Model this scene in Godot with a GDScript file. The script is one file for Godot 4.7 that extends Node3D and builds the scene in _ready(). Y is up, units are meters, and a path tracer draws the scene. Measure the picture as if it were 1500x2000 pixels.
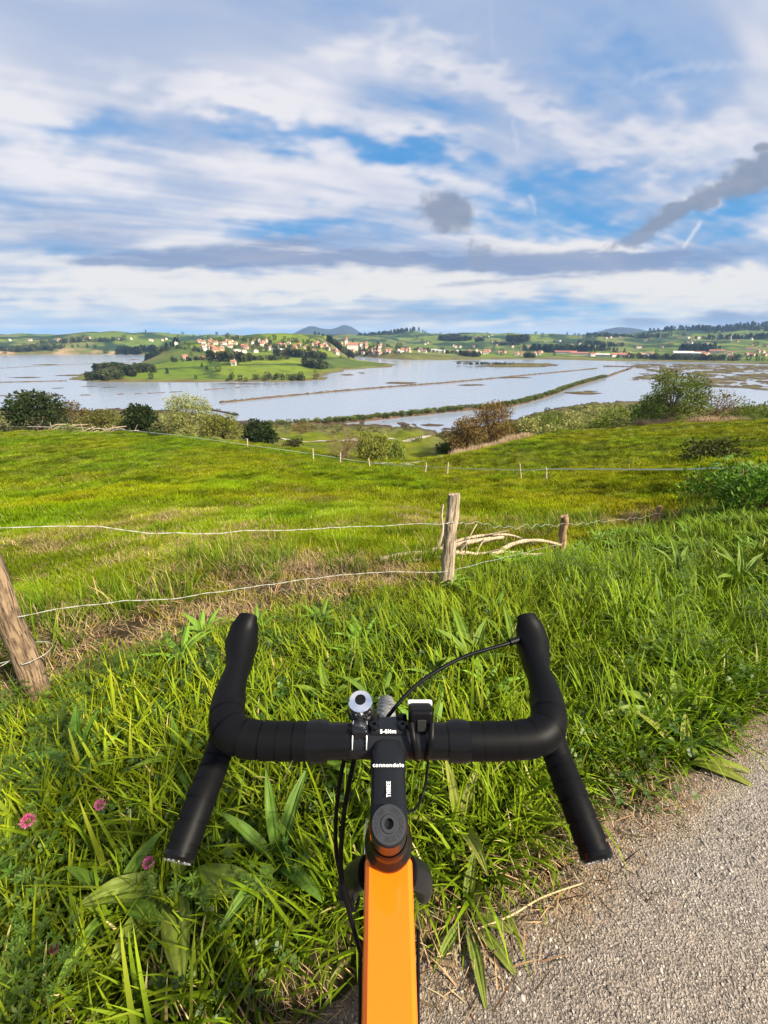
extends Node3D

const EXPO := 2.45
const WATER := -28.58

# ---------------------------------------------------------------- geometry helper
class Geo:
	var v := PackedVector3Array()
	var n := PackedVector3Array()
	var c := PackedColorArray()
	var u := PackedVector2Array()
	var use_uv := false

	func tri(a: Vector3, b: Vector3, d: Vector3, na: Vector3, nb: Vector3, nd: Vector3, ca := Color.WHITE, cb := Color.WHITE, cd := Color.WHITE) -> void:
		if (d - a).cross(b - a).dot(na + nb + nd) < 0.0:
			v.append(a); v.append(d); v.append(b)
			n.append(na); n.append(nd); n.append(nb)
			c.append(ca); c.append(cd); c.append(cb)
		else:
			v.append(a); v.append(b); v.append(d)
			n.append(na); n.append(nb); n.append(nd)
			c.append(ca); c.append(cb); c.append(cd)

	func flat(a: Vector3, b: Vector3, d: Vector3, col := Color.WHITE) -> void:
		var nn := (d - a).cross(b - a).normalized()
		v.append(a); v.append(b); v.append(d)
		n.append(nn); n.append(nn); n.append(nn)
		c.append(col); c.append(col); c.append(col)

	func quad(a: Vector3, b: Vector3, d: Vector3, e: Vector3, out: Vector3, col := Color.WHITE) -> void:
		var nn := (d - a).cross(b - a).normalized()
		if nn.dot(out) < 0.0:
			nn = -nn
		tri(a, b, d, nn, nn, nn, col, col, col)
		tri(a, d, e, nn, nn, nn, col, col, col)

	# box with a small chamfer look: plain six faces turned by a basis
	func box(at: Vector3, size: Vector3, b := Basis(), col := Color.WHITE) -> void:
		var h := size / 2.0
		for ax in 3:
			for s in [-1.0, 1.0]:
				var w := Vector3.ZERO; w[ax] = s
				var p := Vector3.ZERO; p[(ax + 1) % 3] = 1.0
				var q := Vector3.ZERO; q[(ax + 2) % 3] = 1.0
				var m := func(i: float, j: float) -> Vector3: return at + b * ((w + p * i + q * j) * h)
				quad((m as Callable).call(-1.0, -1.0), (m as Callable).call(1.0, -1.0), (m as Callable).call(1.0, 1.0), (m as Callable).call(-1.0, 1.0), b * w, col)

	# rounded box: superellipse section swept along local y with bevelled ends
	func rbox(at: Vector3, size: Vector3, r: float, b := Basis(), col := Color.WHITE, seg := 4) -> void:
		var ring := []
		for k in 4:
			var cx := (size.x / 2.0 - r) * (1.0 if k == 0 or k == 3 else -1.0)
			var cz := (size.z / 2.0 - r) * (1.0 if k < 2 else -1.0)
			for j in seg + 1:
				var a := PI / 2.0 * (k + float(j) / seg)
				ring.append([Vector2(cx, cz), Vector2(cos(a), sin(a))])
		var m := ring.size()
		var levels := []
		for j in seg + 1:
			var a := PI / 2.0 * j / seg
			levels.append([-size.y / 2.0 + r - r * cos(a), r * sin(a), -cos(a), sin(a)])
		for j in seg + 1:
			var a := PI / 2.0 * (seg - j) / seg
			levels.append([size.y / 2.0 - r + r * cos(a), r * sin(a), cos(a), sin(a)])
		var pt := func(l: Array, q: Array) -> Array:
			return [at + b * Vector3(q[0].x + q[1].x * l[1], l[0], q[0].y + q[1].y * l[1]), b * Vector3(q[1].x * l[3], l[2], q[1].y * l[3])]
		for i in levels.size() - 1:
			for j in m:
				var p0: Array = (pt as Callable).call(levels[i], ring[j])
				var p1: Array = (pt as Callable).call(levels[i], ring[(j + 1) % m])
				var p2: Array = (pt as Callable).call(levels[i + 1], ring[(j + 1) % m])
				var p3: Array = (pt as Callable).call(levels[i + 1], ring[j])
				tri(p0[0], p1[0], p2[0], p0[1], p1[1], p2[1], col, col, col)
				tri(p0[0], p2[0], p3[0], p0[1], p2[1], p3[1], col, col, col)
		for e in [0, levels.size() - 1]:
			var up: Vector3 = b * Vector3(0, -1.0 if e == 0 else 1.0, 0)
			var mid: Vector3 = at + b * Vector3(0, levels[e][0], 0)
			for j in m:
				tri(mid, (pt as Callable).call(levels[e], ring[j])[0], (pt as Callable).call(levels[e], ring[(j + 1) % m])[0], up, up, up, col, col, col)

	# tube along points; radii per point as Vector2 (across "side", along the other) ; ends rounded off with flat caps
	func tube(pts: Array, rad: Array, sides := 10, col := Color.WHITE, side := Vector3.ZERO, cap := true, power := 1.0) -> void:
		var rows := []
		var b1 := Vector3.ZERO
		var k := pts.size()
		for i in k:
			var t: Vector3 = (pts[mini(i + 1, k - 1)] - pts[maxi(i - 1, 0)]).normalized()
			if side != Vector3.ZERO:
				b1 = (side - t * side.dot(t)).normalized()
			elif i == 0:
				var h := Vector3.UP if absf(t.y) < 0.9 else Vector3.RIGHT
				b1 = (h - t * h.dot(t)).normalized()
			else:
				b1 = (b1 - t * b1.dot(t)).normalized()
			var b2 := t.cross(b1)
			var r: Vector2 = rad[i] if rad[i] is Vector2 else Vector2(rad[i], rad[i])
			var row := []
			for j in sides:
				var a := TAU * j / sides
				var ca := cos(a); var sa := sin(a)
				if power != 1.0:
					ca = signf(ca) * pow(absf(ca), power); sa = signf(sa) * pow(absf(sa), power)
				row.append([pts[i] + b1 * ca * r.x + b2 * sa * r.y, (b1 * cos(a) * r.y + b2 * sin(a) * r.x).normalized()])
			rows.append(row)
		for i in k - 1:
			for j in sides:
				var p0: Array = rows[i][j]; var p1: Array = rows[i][(j + 1) % sides]
				var p2: Array = rows[i + 1][(j + 1) % sides]; var p3: Array = rows[i + 1][j]
				tri(p0[0], p1[0], p2[0], p0[1], p1[1], p2[1], col, col, col)
				tri(p0[0], p2[0], p3[0], p0[1], p2[1], p3[1], col, col, col)
		if cap:
			for e in [0, k - 1]:
				var t: Vector3 = (pts[1] - pts[0]).normalized() * -1.0 if e == 0 else (pts[k - 1] - pts[k - 2]).normalized()
				for j in sides:
					tri(pts[e], rows[e][j][0], rows[e][(j + 1) % sides][0], t, t, t, col, col, col)

	# lathe about local y: profile of Vector2(radius, height)
	func lathe(prof: Array, at: Vector3, b := Basis(), sides := 20, col := Color.WHITE) -> void:
		for i in prof.size() - 1:
			var p: Vector2 = prof[i]; var q: Vector2 = prof[i + 1]
			var d := q - p
			var nn := Vector2(d.y, -d.x).normalized()
			for j in sides:
				var a0 := TAU * j / sides; var a1 := TAU * (j + 1) / sides
				var o0 := Vector3(cos(a0), 0, sin(a0)); var o1 := Vector3(cos(a1), 0, sin(a1))
				var n0: Vector3 = b * (o0 * nn.x + Vector3.UP * nn.y); var n1: Vector3 = b * (o1 * nn.x + Vector3.UP * nn.y)
				var A: Vector3 = at + b * (o0 * p.x + Vector3.UP * p.y); var B: Vector3 = at + b * (o1 * p.x + Vector3.UP * p.y)
				var C: Vector3 = at + b * (o1 * q.x + Vector3.UP * q.y); var D: Vector3 = at + b * (o0 * q.x + Vector3.UP * q.y)
				if p.x > 1e-6:
					tri(A, B, C, n0, n1, n1, col, col, col)
				if q.x > 1e-6:
					tri(A, C, D, n0, n1, n0, col, col, col)

	# one grass blade or strap leaf: a bent ribbon; w = full width, fold = depth of the middle crease
	func blade(base: Vector3, az: float, length: float, w: float, lean: float, bend: float, c0: Color, c1: Color, segs := 3, shape := 0, fold := 0.0) -> void:
		var o := Vector3(cos(az), 0, sin(az))
		var s := Vector3(-sin(az), 0, cos(az))
		var p := base
		var ang := lean
		var rows := []
		for i in segs + 1:
			var f := float(i) / segs
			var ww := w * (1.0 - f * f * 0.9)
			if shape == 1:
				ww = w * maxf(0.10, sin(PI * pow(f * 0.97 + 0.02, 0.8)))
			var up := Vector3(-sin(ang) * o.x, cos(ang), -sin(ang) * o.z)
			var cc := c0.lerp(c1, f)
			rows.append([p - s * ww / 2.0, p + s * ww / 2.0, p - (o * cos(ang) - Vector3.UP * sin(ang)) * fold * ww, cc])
			var dir := o * sin(ang) + Vector3.UP * cos(ang)
			p += dir * length / segs
			ang += bend / segs
		for i in segs:
			var a: Array = rows[i]; var b: Array = rows[i + 1]
			if fold > 0.0:
				for h in 2:
					flat(a[h], a[2], b[2], a[3]); flat(a[h], b[2], b[h], b[3])
			else:
				v.append(a[0]); v.append(a[1]); v.append(b[1])
				c.append(a[3]); c.append(a[3]); c.append(b[3])
				var nn: Vector3 = (b[1] - a[0]).cross(a[1] - a[0]).normalized()
				n.append(nn); n.append(nn); n.append(nn)
				if i < segs - 1:
					v.append(a[0]); v.append(b[1]); v.append(b[0])
					c.append(a[3]); c.append(b[3]); c.append(b[3])
					n.append(nn); n.append(nn); n.append(nn)

	# leaf: small folded diamond
	func leaf(at: Vector3, dir: Vector3, side: Vector3, l: float, w: float, col: Color) -> void:
		var a := at; var m1 := at + dir * l * 0.45 + side * w / 2.0; var m2 := at + dir * l * 0.45 - side * w / 2.0
		var e := at + dir * l
		flat(a, m1, e, col); flat(a, e, m2, col)

	func mesh(mat: Material = null) -> ArrayMesh:
		var arr := []
		arr.resize(Mesh.ARRAY_MAX)
		arr[Mesh.ARRAY_VERTEX] = v
		arr[Mesh.ARRAY_NORMAL] = n
		arr[Mesh.ARRAY_COLOR] = c
		if use_uv:
			arr[Mesh.ARRAY_TEX_UV] = u
		var m := ArrayMesh.new()
		m.add_surface_from_arrays(Mesh.PRIMITIVE_TRIANGLES, arr)
		if mat:
			m.surface_set_material(0, mat)
		return m

# ---------------------------------------------------------------- naming helpers
var used := {}

func numbered(called: String) -> String:
	if not used.has(called):
		used[called] = 0
		return called
	used[called] += 1
	return "%s_%03d" % [called, used[called]]

func tag(o: Node, label: String, category: String, group := "", kind := "") -> Node:
	if label: o.set_meta("label", label)
	if category: o.set_meta("category", category)
	if group: o.set_meta("group", group)
	if kind: o.set_meta("kind", kind)
	return o

func base(called: String, at: Vector3, label: String, category: String, group := "", turn := 0.0) -> Node3D:
	var o := Node3D.new()
	o.name = numbered(called)
	add_child(o)
	o.position = at
	o.rotation.y = turn
	tag(o, label, category, group)
	return o

func part(called: String, m: Mesh, parent: Node, mat: Material = null, at := Vector3.ZERO) -> MeshInstance3D:
	var o := MeshInstance3D.new()
	o.name = called
	o.mesh = m
	if mat: o.material_override = mat
	parent.add_child(o, true)
	o.position = at
	return o

func single(called: String, m: Mesh, label: String, category: String, group := "", mat: Material = null, at := Vector3.ZERO, turn := 0.0) -> MeshInstance3D:
	var o := part(numbered(called), m, self, mat, at)
	o.rotation.y = turn
	tag(o, label, category, group)
	return o

func structure(called: String, m: Mesh, mat: Material = null, at := Vector3.ZERO) -> MeshInstance3D:
	var o := part(numbered(called), m, self, mat, at)
	o.set_meta("kind", "structure")
	return o

func scatter(called: String, m: Mesh, where: Array, tint: Array, parent: Node = null, label := "", category := "") -> MultiMeshInstance3D:
	var mm := MultiMesh.new()
	mm.transform_format = MultiMesh.TRANSFORM_3D
	mm.use_colors = true
	mm.mesh = m
	mm.instance_count = where.size()
	for i in where.size():
		mm.set_instance_transform(i, where[i])
		mm.set_instance_color(i, tint[i])
	var o := MultiMeshInstance3D.new()
	o.multimesh = mm
	o.name = numbered(called) if parent == null else called
	(self if parent == null else parent).add_child(o, true)
	o.set_meta("kind", "stuff")
	if label: o.set_meta("label", label)
	if category: o.set_meta("category", category)
	return o

func mat(col: Color, rough := 0.8, metal := 0.0) -> StandardMaterial3D:
	var m := StandardMaterial3D.new()
	m.albedo_color = col.linear_to_srgb()
	m.roughness = rough
	m.metallic = metal
	return m

func vmat(rough := 0.7, back := Color.BLACK, spec := 0.5) -> StandardMaterial3D:
	var m := StandardMaterial3D.new()
	m.vertex_color_use_as_albedo = true
	m.roughness = rough
	m.metallic_specular = spec
	if back != Color.BLACK:
		m.backlight_enabled = true
		m.backlight = back.linear_to_srgb()
	return m

func noise(s: int, freq: float, oct := 3, type := FastNoiseLite.TYPE_SIMPLEX_SMOOTH) -> FastNoiseLite:
	var q := FastNoiseLite.new()
	q.seed = s
	q.noise_type = type
	q.frequency = freq
	q.fractal_type = FastNoiseLite.FRACTAL_FBM if oct > 1 else FastNoiseLite.FRACTAL_NONE
	q.fractal_octaves = oct
	return q

func lin(r: float, g: float, b: float) -> Color:
	return Color(r, g, b)

func cmix(a: Color, b: Color, f: float) -> Color:
	return a.lerp(b, clampf(f, 0.0, 1.0))

# ---------------------------------------------------------------- sky: high thin clouds, blue gaps, a long flat cloud bank
var sky_hole := [[-10.35, 20.79, 10.32, 1.61, -6, 1.10], [3.89, 18.38, 6.72, 1.45, -8, 1.20], [-29.97, 20.79, 6.54, 1.16, 0, 0.80], [4.29, 22.70, 4.85, 0.93, -8, 0.80], [-6.41, 12.42, 9.89, 1.19, 3, 1.00], [13.27, 13.73, 8.65, 1.97, 0, 1.00], [22.62, 16.24, 6.22, 1.24, 0, 0.70], [38.80, 13.25, 5.83, 2.25, 14, 1.30], [24.95, 13.01, 6.96, 1.51, 0, 0.90], [23.43, 26.13, 6.96, 2.37, -7, 0.50], [43.10, 8.98, 4.19, 1.32, 0, 0.90], [20.61, 3.24, 11.87, 0.86, 0, 1.00], [-26.74, 0.59, 25.47, 0.54, 0, 0.80], [-38.74, 11.53, 7.04, 2.12, 0, 0.30], [-6.54, 29.93, 10.07, 1.11, 0, 0.30], [14.73, 11.02, 14.73, 0.61, 0, 0.60]]
var sky_white := [[7.84, 25.74, 10.03, 1.40, -18, 1.00], [16.71, 22.07, 6.61, 1.72, -23, 0.60], [6.00, 20.58, 4.94, 0.87, -12, 0.80], [29.25, 19.27, 11.36, 2.45, 3, 1.00], [-17.57, 23.52, 9.88, 1.52, -11, 0.90], [-37.00, 22.70, 4.83, 1.50, 0, 0.70], [-35.34, 17.25, 7.69, 1.39, -5, 0.70], [-17.95, 17.25, 7.81, 1.23, -3, 0.60], [-5.70, 26.72, 3.11, 0.94, 0, 0.60], [24.98, 9.81, 7.73, 0.47, 0, 1.00], [39.85, 5.79, 9.81, 1.49, 0, 0.90], [-30.65, 5.79, 26.36, 1.70, 0, 0.70], [-6.79, 4.80, 9.25, 0.33, 4, 0.90], [7.94, 6.23, 25.67, 0.98, 0, 0.80], [-18.60, 12.76, 6.44, 1.08, 5, 0.60], [-24.85, 10.52, 6.51, 0.52, 0, 0.60], [-19.27, 8.20, 7.30, 0.31, 9, 0.80], [-39.58, 8.72, 7.20, 0.44, 0, 0.60], [10.62, 10.87, 6.49, 0.36, 0, 0.60], [34.34, 3.30, 11.24, 0.82, 0, 0.60]]
var sky_dark := [[3.00, 8.62, 25.89, 0.89, -1, 1.00], [27.04, 8.46, 14.21, 0.87, 3, 1.00], [-21.02, 8.56, 10.21, 0.74, 0, 0.80], [-33.65, 8.46, 3.61, 0.38, 0, 0.70], [-11.26, 10.27, 9.49, 0.61, 3, 0.40], [-36.32, 11.77, 9.37, 2.10, 0, 0.25], [-3.14, 2.44, 15.71, 0.46, 0, 0.35], [15.25, 6.44, 14.44, 0.27, 4, 0.50], [31.54, 1.87, 3.79, 0.42, 0, 0.80], [43.46, 2.10, 5.91, 0.92, 2, 0.90], [7.50, 3.13, 12.50, 0.46, 0, 0.30]]
var low_clouds := [[-19.30, 1.46, 3.18, 0.23, 3, 1.00], [-11.71, 1.41, 3.16, 0.23, 0, 1.00], [4.55, 1.64, 2.14, 0.41, 6, 1.00], [11.68, 1.75, 3.43, 0.29, 6, 1.00], [17.69, 1.64, 1.01, 0.18, 0, 1.00]]

var sn1: FastNoiseLite
var sn2: FastNoiseLite
var sn3: FastNoiseLite

func blobs(list: Array, p: Vector2, q: Vector2) -> float:
	var s := 0.0
	for e in list:
		var d := Vector2(p.x - e[0], p.y - e[1])
		var reach: float = 2.2 * maxf(e[2], e[3]) + 3.0
		if absf(d.x) > reach or absf(d.y) > reach:
			continue
		d += Vector2(q.x * minf(e[2] * 0.30, 3.2), q.y * minf(e[3] * 0.75, 1.6))
		var r := d.rotated(deg_to_rad(-e[4]))
		var k: float = (r.x / e[2]) ** 2 + (r.y / e[3]) ** 2
		if k < 5.0:
			s += e[5] * exp(-k * 0.9)
	return s

func segment(p: Vector2, a: Vector2, b: Vector2, w: float) -> float:
	var t := clampf((p - a).dot(b - a) / (b - a).length_squared(), 0.0, 1.0)
	return exp(-((p - a.lerp(b, t)).length_squared()) / (w * w))

func puff(p: Vector2, at: Vector2, size: Vector2, turn: float, rough: float) -> float:
	var r := (p - at).rotated(deg_to_rad(-turn)) / size
	var k := 1.0 - r.length() + rough * (sn2.get_noise_2d(p.x * 5.0, p.y * 5.0) * 0.75 + sn2.get_noise_2d(p.x * 16.0 + 90.0, p.y * 16.0) * 0.16)
	return smoothstep(-0.06, 0.42, k)

func sky_at(d: Vector3) -> Vector3:
	var y := maxf(d.y, 0.0)
	# the two cloud sheets lie flat overhead: look them up where the ray meets them
	var pl := Vector2(d.x, -d.z) / (y + 0.16)
	var wx := sn3.get_noise_2d(pl.x * 30.0, pl.y * 30.0)
	var wy := sn3.get_noise_2d(pl.x * 30.0 + 400.0, pl.y * 30.0)
	var sx := pl.x * 0.92 + pl.y * 0.38
	var sy := pl.y * 0.92 - pl.x * 0.38
	var f := sn1.get_noise_2d(sx * 15.0 + wx * 14.0, sy * 66.0 + wy * 12.0)
	var f2 := sn1.get_noise_2d(sx * 40.0 + wx * 30.0 + 700.0, sy * 260.0 + wy * 40.0)
	var f3 := sn1.get_noise_2d(sx * 70.0 + wx * 40.0 + 200.0, sy * 620.0 + wy * 60.0 + 90.0)
	var cov := 0.78 + f * 0.62 + f2 * 0.20 + f3 * 0.12
	var shade := 0.44 + sn3.get_noise_2d(sx * 34.0 + 900.0, sy * 46.0) * 0.75 + f * 0.35 + f2 * 0.28 + f3 * 0.16
	var low := exp(-y * 9.0)
	var warm := 0.0
	var dark := 0.0
	var grey := 0.0
	var trail := 0.0
	if d.z < -0.2:
		var p := Vector2(-d.x / d.z, -d.y / d.z) * 57.3
		var q := Vector2(sn2.get_noise_2d(p.x * 1.3, p.y * 3.4), sn2.get_noise_2d(p.x * 1.3 + 300.0, p.y * 3.4)) * 1.7
		q += Vector2(sn2.get_noise_2d(p.x * 4.0, p.y * 14.0 + 70.0), sn2.get_noise_2d(p.x * 4.0 + 300.0, p.y * 14.0 + 70.0)) * 0.35
		var hl := blobs(sky_hole, p, q)
		var wh := blobs(sky_white, p, q)
		var dk := blobs(sky_dark, p, q * 0.45)
		cov += wh * 0.45 - hl * 0.78
		var flat_low := clampf((9.0 - p.y) / 6.0, 0.0, 1.0)
		cov = lerpf(cov, 0.62 + wh * 0.5 - hl * 0.8 + sn2.get_noise_2d(p.x * 0.9, p.y * 12.0 + 40.0) * 0.5, flat_low * 0.8)
		shade = lerpf(shade, 0.55 + wh * 0.42 + sn2.get_noise_2d(p.x * 0.7, p.y * 9.0) * 0.6 + sn2.get_noise_2d(p.x * 1.6, p.y * 30.0) * 0.30, flat_low * 0.85)
		shade += wh * 0.55 - hl * 0.20
		warm = clampf((15.0 - p.y) / 12.0, 0.0, 1.0)
		dark = clampf(dk * 1.4 - wh * 0.25 + (sn2.get_noise_2d(p.x * 1.1, p.y * 14.0) * 0.55 + sn2.get_noise_2d(p.x * 3.0, p.y * 40.0 + 20.0) * 0.30) * clampf(dk * 2.0, 0.0, 1.0), 0.0, 1.0)
		var lo := blobs(low_clouds, p, q * 0.5)
		cov = lerpf(cov, 1.0, clampf(lo, 0.0, 1.0))
		shade = lerpf(shade, 1.0, clampf(lo, 0.0, 1.0))
		var rag := Vector2(q.x, q.y) * 0.5
		grey = puff(p + rag * 0.6, Vector2(6.9, 13.3), Vector2(3.7, 2.3), -8.0, 0.24)
		grey = maxf(grey, puff(p + rag, Vector2(33.4, 13.4), Vector2(8.6, 1.45), 27.0, 0.30))
		grey = maxf(grey, puff(p + rag, Vector2(40.9, 16.6), Vector2(4.8, 2.4), 20.0, 0.3))
		grey = maxf(grey, puff(p, Vector2(40.9, 19.2), Vector2(1.1, 0.5), 10.0, 0.5))
		grey = maxf(grey, 0.55 * puff(p + rag * 0.6, Vector2(11.1, 8.9), Vector2(2.0, 1.5), -35.0, 0.6))
		var wob := Vector2(sn2.get_noise_2d(p.x * 9.0, p.y * 9.0), sn2.get_noise_2d(p.x * 9.0 + 55.0, p.y * 9.0)) * 0.35
		trail = 0.22 * maxf(segment(p + wob, Vector2(25.8, 24.7), Vector2(30.3, 25.7), 0.34), segment(p + wob, Vector2(30.3, 25.7), Vector2(42.0, 26.0), 0.4))
		trail = maxf(trail, 0.7 * segment(p + wob * 0.4, Vector2(34.8, 9.9), Vector2(36.0, 12.2), 0.22))
		trail = maxf(trail, 0.2 * segment(p + wob, Vector2(13.74, 21.2), Vector2(14.4, 19.0), 0.2))
		trail = maxf(trail, 0.35 * segment(p + wob, Vector2(16.5, 14.7), Vector2(17.1, 13.2), 0.2))
		trail = maxf(trail, 0.08 * segment(p + wob, Vector2(10.2, 31.0), Vector2(11.1, 27.0), 0.25))
	# colours are final linear picture values, divided by the exposure at the end
	var blue := Vector3(0.075, 0.33, 0.72).lerp(Vector3(0.30, 0.60, 0.84), low)
	blue = blue.lerp(Vector3(0.26, 0.38, 0.66), clampf((d.y - 0.28) * 3.0, 0.0, 1.0))
	var lav := Vector3(0.47, 0.55, 0.73)
	var wht := Vector3(0.84, 0.83, 0.88).lerp(Vector3(0.88, 0.85, 0.80), warm)
	var cl := lav.lerp(wht, smoothstep(0.05, 0.95, shade))
	var c := blue.lerp(cl, smoothstep(-0.30, 1.02, cov))
	c = c.lerp(Vector3(0.22, 0.31, 0.51), dark * 0.80)
	c = c.lerp(Vector3(0.26, 0.31, 0.42), grey * 0.88)
	c = c.lerp(Vector3(0.85, 0.86, 0.9), trail)
	c = c.lerp(Vector3(0.50, 0.66, 0.78), 0.75 * exp(-maxf(d.y, 0.0) / 0.012))
	return c / EXPO

func paint_sky() -> Texture2D:
	sn1 = noise(11, 0.02, 4)
	sn1.fractal_gain = 0.34
	sn2 = noise(12, 0.10, 3)
	sn3 = noise(13, 0.02, 3)
	var W := 3072
	var H := 1536
	var small := Image.create(W / 8, H / 16 + 4, false, Image.FORMAT_RGBF)   # the upper half, coarse, with a few rows below the horizon
	for j in small.get_height():
		var el := PI / 2.0 - PI * (j + 0.5) * 8.0 / H
		for i in small.get_width():
			var az := TAU * (i + 0.5) * 8.0 / W - PI
			var e := maxf(el, 0.0)
			var k := sky_at(Vector3(sin(az) * cos(e), sin(e), -cos(az) * cos(e)))
			small.set_pixel(i, j, Color(k.x, k.y, k.z))
	small.resize(W, small.get_height() * 8, Image.INTERPOLATE_CUBIC)
	var im := Image.create(W, H, false, Image.FORMAT_RGBF)
	im.fill(Color(0.20, 0.24, 0.22) / EXPO)
	im.blit_rect(small, Rect2i(0, 0, W, H / 2), Vector2i.ZERO)
	# the half towards the estuary in full detail
	for j in range(int(H * (0.5 - 36.0 / 180.0)), H / 2):
		var el := PI / 2.0 - PI * (j + 0.5) / H
		for i in range(int(W * (0.5 - 52.0 / 360.0)), int(W * (0.5 + 52.0 / 360.0))):
			var az := TAU * (i + 0.5) / W - PI
			var k := sky_at(Vector3(sin(az) * cos(el), sin(el), -cos(az) * cos(el)))
			im.set_pixel(i, j, Color(k.x, k.y, k.z))
	# Godot's panorama starts at -z, so turn the picture half way round
	var out := Image.create(W, H, false, Image.FORMAT_RGBF)
	out.blit_rect(im, Rect2i(W / 2, 0, W / 2, H), Vector2i.ZERO)
	out.blit_rect(im, Rect2i(0, 0, W / 2, H), Vector2i(W / 2, 0))
	return ImageTexture.create_from_image(out)

# ---------------------------------------------------------------- terrain
var ctrl := [
	Vector3(0, 0, 0), Vector3(1, 0, -0.7), Vector3(3, 0.05, -1), Vector3(3, 0.05, 1), Vector3(0, 0, 2), Vector3(-3, -0.1, 1.5), Vector3(6, 0.1, -1), Vector3(-6, -0.25, 0), Vector3(7, 0.3, 4), Vector3(-8, -0.1, 7),
	Vector3(-1.7, -0.2, -1.61), Vector3(0.47, -0.36, -2.8), Vector3(2.06, -0.94, -4.4), Vector3(4.5, -1.5, -6.4), Vector3(4.2, -0.6, -4.3), Vector3(6.5, -0.5, -5.0), Vector3(-3.5, -0.78, -4), Vector3(-0.3, -0.02, -0.9),
	Vector3(0, -1.25, -6), Vector3(0, -2.25, -10), Vector3(0, -4.95, -20), Vector3(0, -7.5, -30), Vector3(-1.4, -9.6, -37),
	Vector3(-15.7, -5.0, -19), Vector3(-24.6, -8.5, -45), Vector3(-15.5, -8.66, -42.3), Vector3(-7, -8.9, -38), Vector3(-41.6, -8.15, -45.8), Vector3(-35, -9.1, -51),
	Vector3(-20, -3.6, -10), Vector3(-35, -5.5, -22), Vector3(-35, -14, -75), Vector3(-7.4, -13.5, -60), Vector3(0, -17.3, -80), Vector3(5, -12.2, -50),
	Vector3(4.9, -8.7, -31.9), Vector3(8, -6.1, -23), Vector3(7.9, -5.0, -19.3), Vector3(8, -2.9, -11.6), Vector3(8.1, -1.9, -8.7), Vector3(9.9, -3.07, -14.4), Vector3(5.3, -1.6, -7.4),
	Vector3(24.5, -8.05, -45), Vector3(37.8, -6.2, -42), Vector3(33.3, -7.3, -46), Vector3(13.2, -8.72, -43.4), Vector3(8.0, -9.0, -39), Vector3(19.4, -7.96, -45.8), Vector3(18.5, -4.4, -21.4),
	Vector3(11.9, -11.5, -51), Vector3(21.7, -11.2, -59.6), Vector3(34, -7.9, -50), Vector3(35, -10.5, -62), Vector3(35, -17, -90), Vector3(20, -18.5, -90), Vector3(55, -7.0, -45), Vector3(-60, -9, -45),
]
var tw := PackedFloat64Array()
# bearing in degrees and distance of the near shoreline
var shore := [[-75, 270], [-50, 270], [-41.6, 264], [-35, 233], [-28, 222], [-21.5, 190], [-18, 168], [-7.5, 160], [-2, 156], [3.4, 156], [7.6, 142], [9.6, 146], [14.2, 160], [16.7, 173], [20.2, 203], [25.3, 237], [31, 261], [34, 262], [36, 250], [37.6, 250], [41.5, 275], [50, 280], [75, 290]]
var tn: FastNoiseLite
var tf: FastNoiseLite

func rbf(d2: float) -> float:
	return 0.0 if d2 < 1e-9 else 0.5 * d2 * log(d2)

func solve_terrain() -> void:
	tn = noise(31, 0.35, 3)
	tf = noise(32, 0.05, 3)
	var k := ctrl.size()
	var s := k + 3
	var a := []
	for i in s:
		var row := PackedFloat64Array(); row.resize(s + 1); a.append(row)
	for i in k:
		for j in k:
			var dx: float = ctrl[i].x - ctrl[j].x; var dz: float = ctrl[i].z - ctrl[j].z
			a[i][j] = rbf(dx * dx + dz * dz)
		a[i][i] += 0.4
		a[i][k] = 1.0; a[i][k + 1] = ctrl[i].x; a[i][k + 2] = ctrl[i].z
		a[k][i] = 1.0; a[k + 1][i] = ctrl[i].x; a[k + 2][i] = ctrl[i].z
		a[i][s] = ctrl[i].y
	for i in s:
		var best := i
		for j in range(i + 1, s):
			if absf(a[j][i]) > absf(a[best][i]): best = j
		var t = a[i]; a[i] = a[best]; a[best] = t
		for j in s:
			if j != i:
				var f: float = a[j][i] / a[i][i]
				if f != 0.0:
					for q in range(i, s + 1):
						a[j][q] -= f * a[i][q]
	tw.resize(s)
	for i in s:
		tw[i] = a[i][s] / a[i][i]

func shore_at(deg: float) -> float:
	var x := clampf(deg, -74.9, 74.9)
	for i in shore.size() - 1:
		if x <= shore[i + 1][0]:
			return lerpf(shore[i][1], shore[i + 1][1], (x - shore[i][0]) / (shore[i + 1][0] - shore[i][0]))
	return 290.0

func spline_height(x: float, z: float) -> float:
	var k := ctrl.size()
	var y: float = tw[k] + tw[k + 1] * x + tw[k + 2] * z
	for i in k:
		var dx: float = x - ctrl[i].x; var dz: float = z - ctrl[i].z
		y += tw[i] * rbf(dx * dx + dz * dz)
	return y

var cache := PackedFloat32Array()   # spline on a half-metre grid, x -70..70, z -90..12

func fill_cache() -> void:
	cache.resize(281 * 205)
	for j in 205:
		for i in 281:
			cache[j * 281 + i] = spline_height(-70.0 + i * 0.5, -90.0 + j * 0.5)

func near_height(x: float, z: float) -> float:
	var fx := clampf((x + 70.0) * 2.0, 0.0, 279.99); var fz := clampf((z + 90.0) * 2.0, 0.0, 203.99)
	var i := int(fx); var j := int(fz)
	fx -= i; fz -= j
	var a := cache[j * 281 + i]; var b := cache[j * 281 + i + 1]
	var c := cache[j * 281 + 281 + i]; var d := cache[j * 281 + 282 + i]
	return lerpf(lerpf(a, b, fx), lerpf(c, d, fx), fz)

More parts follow.
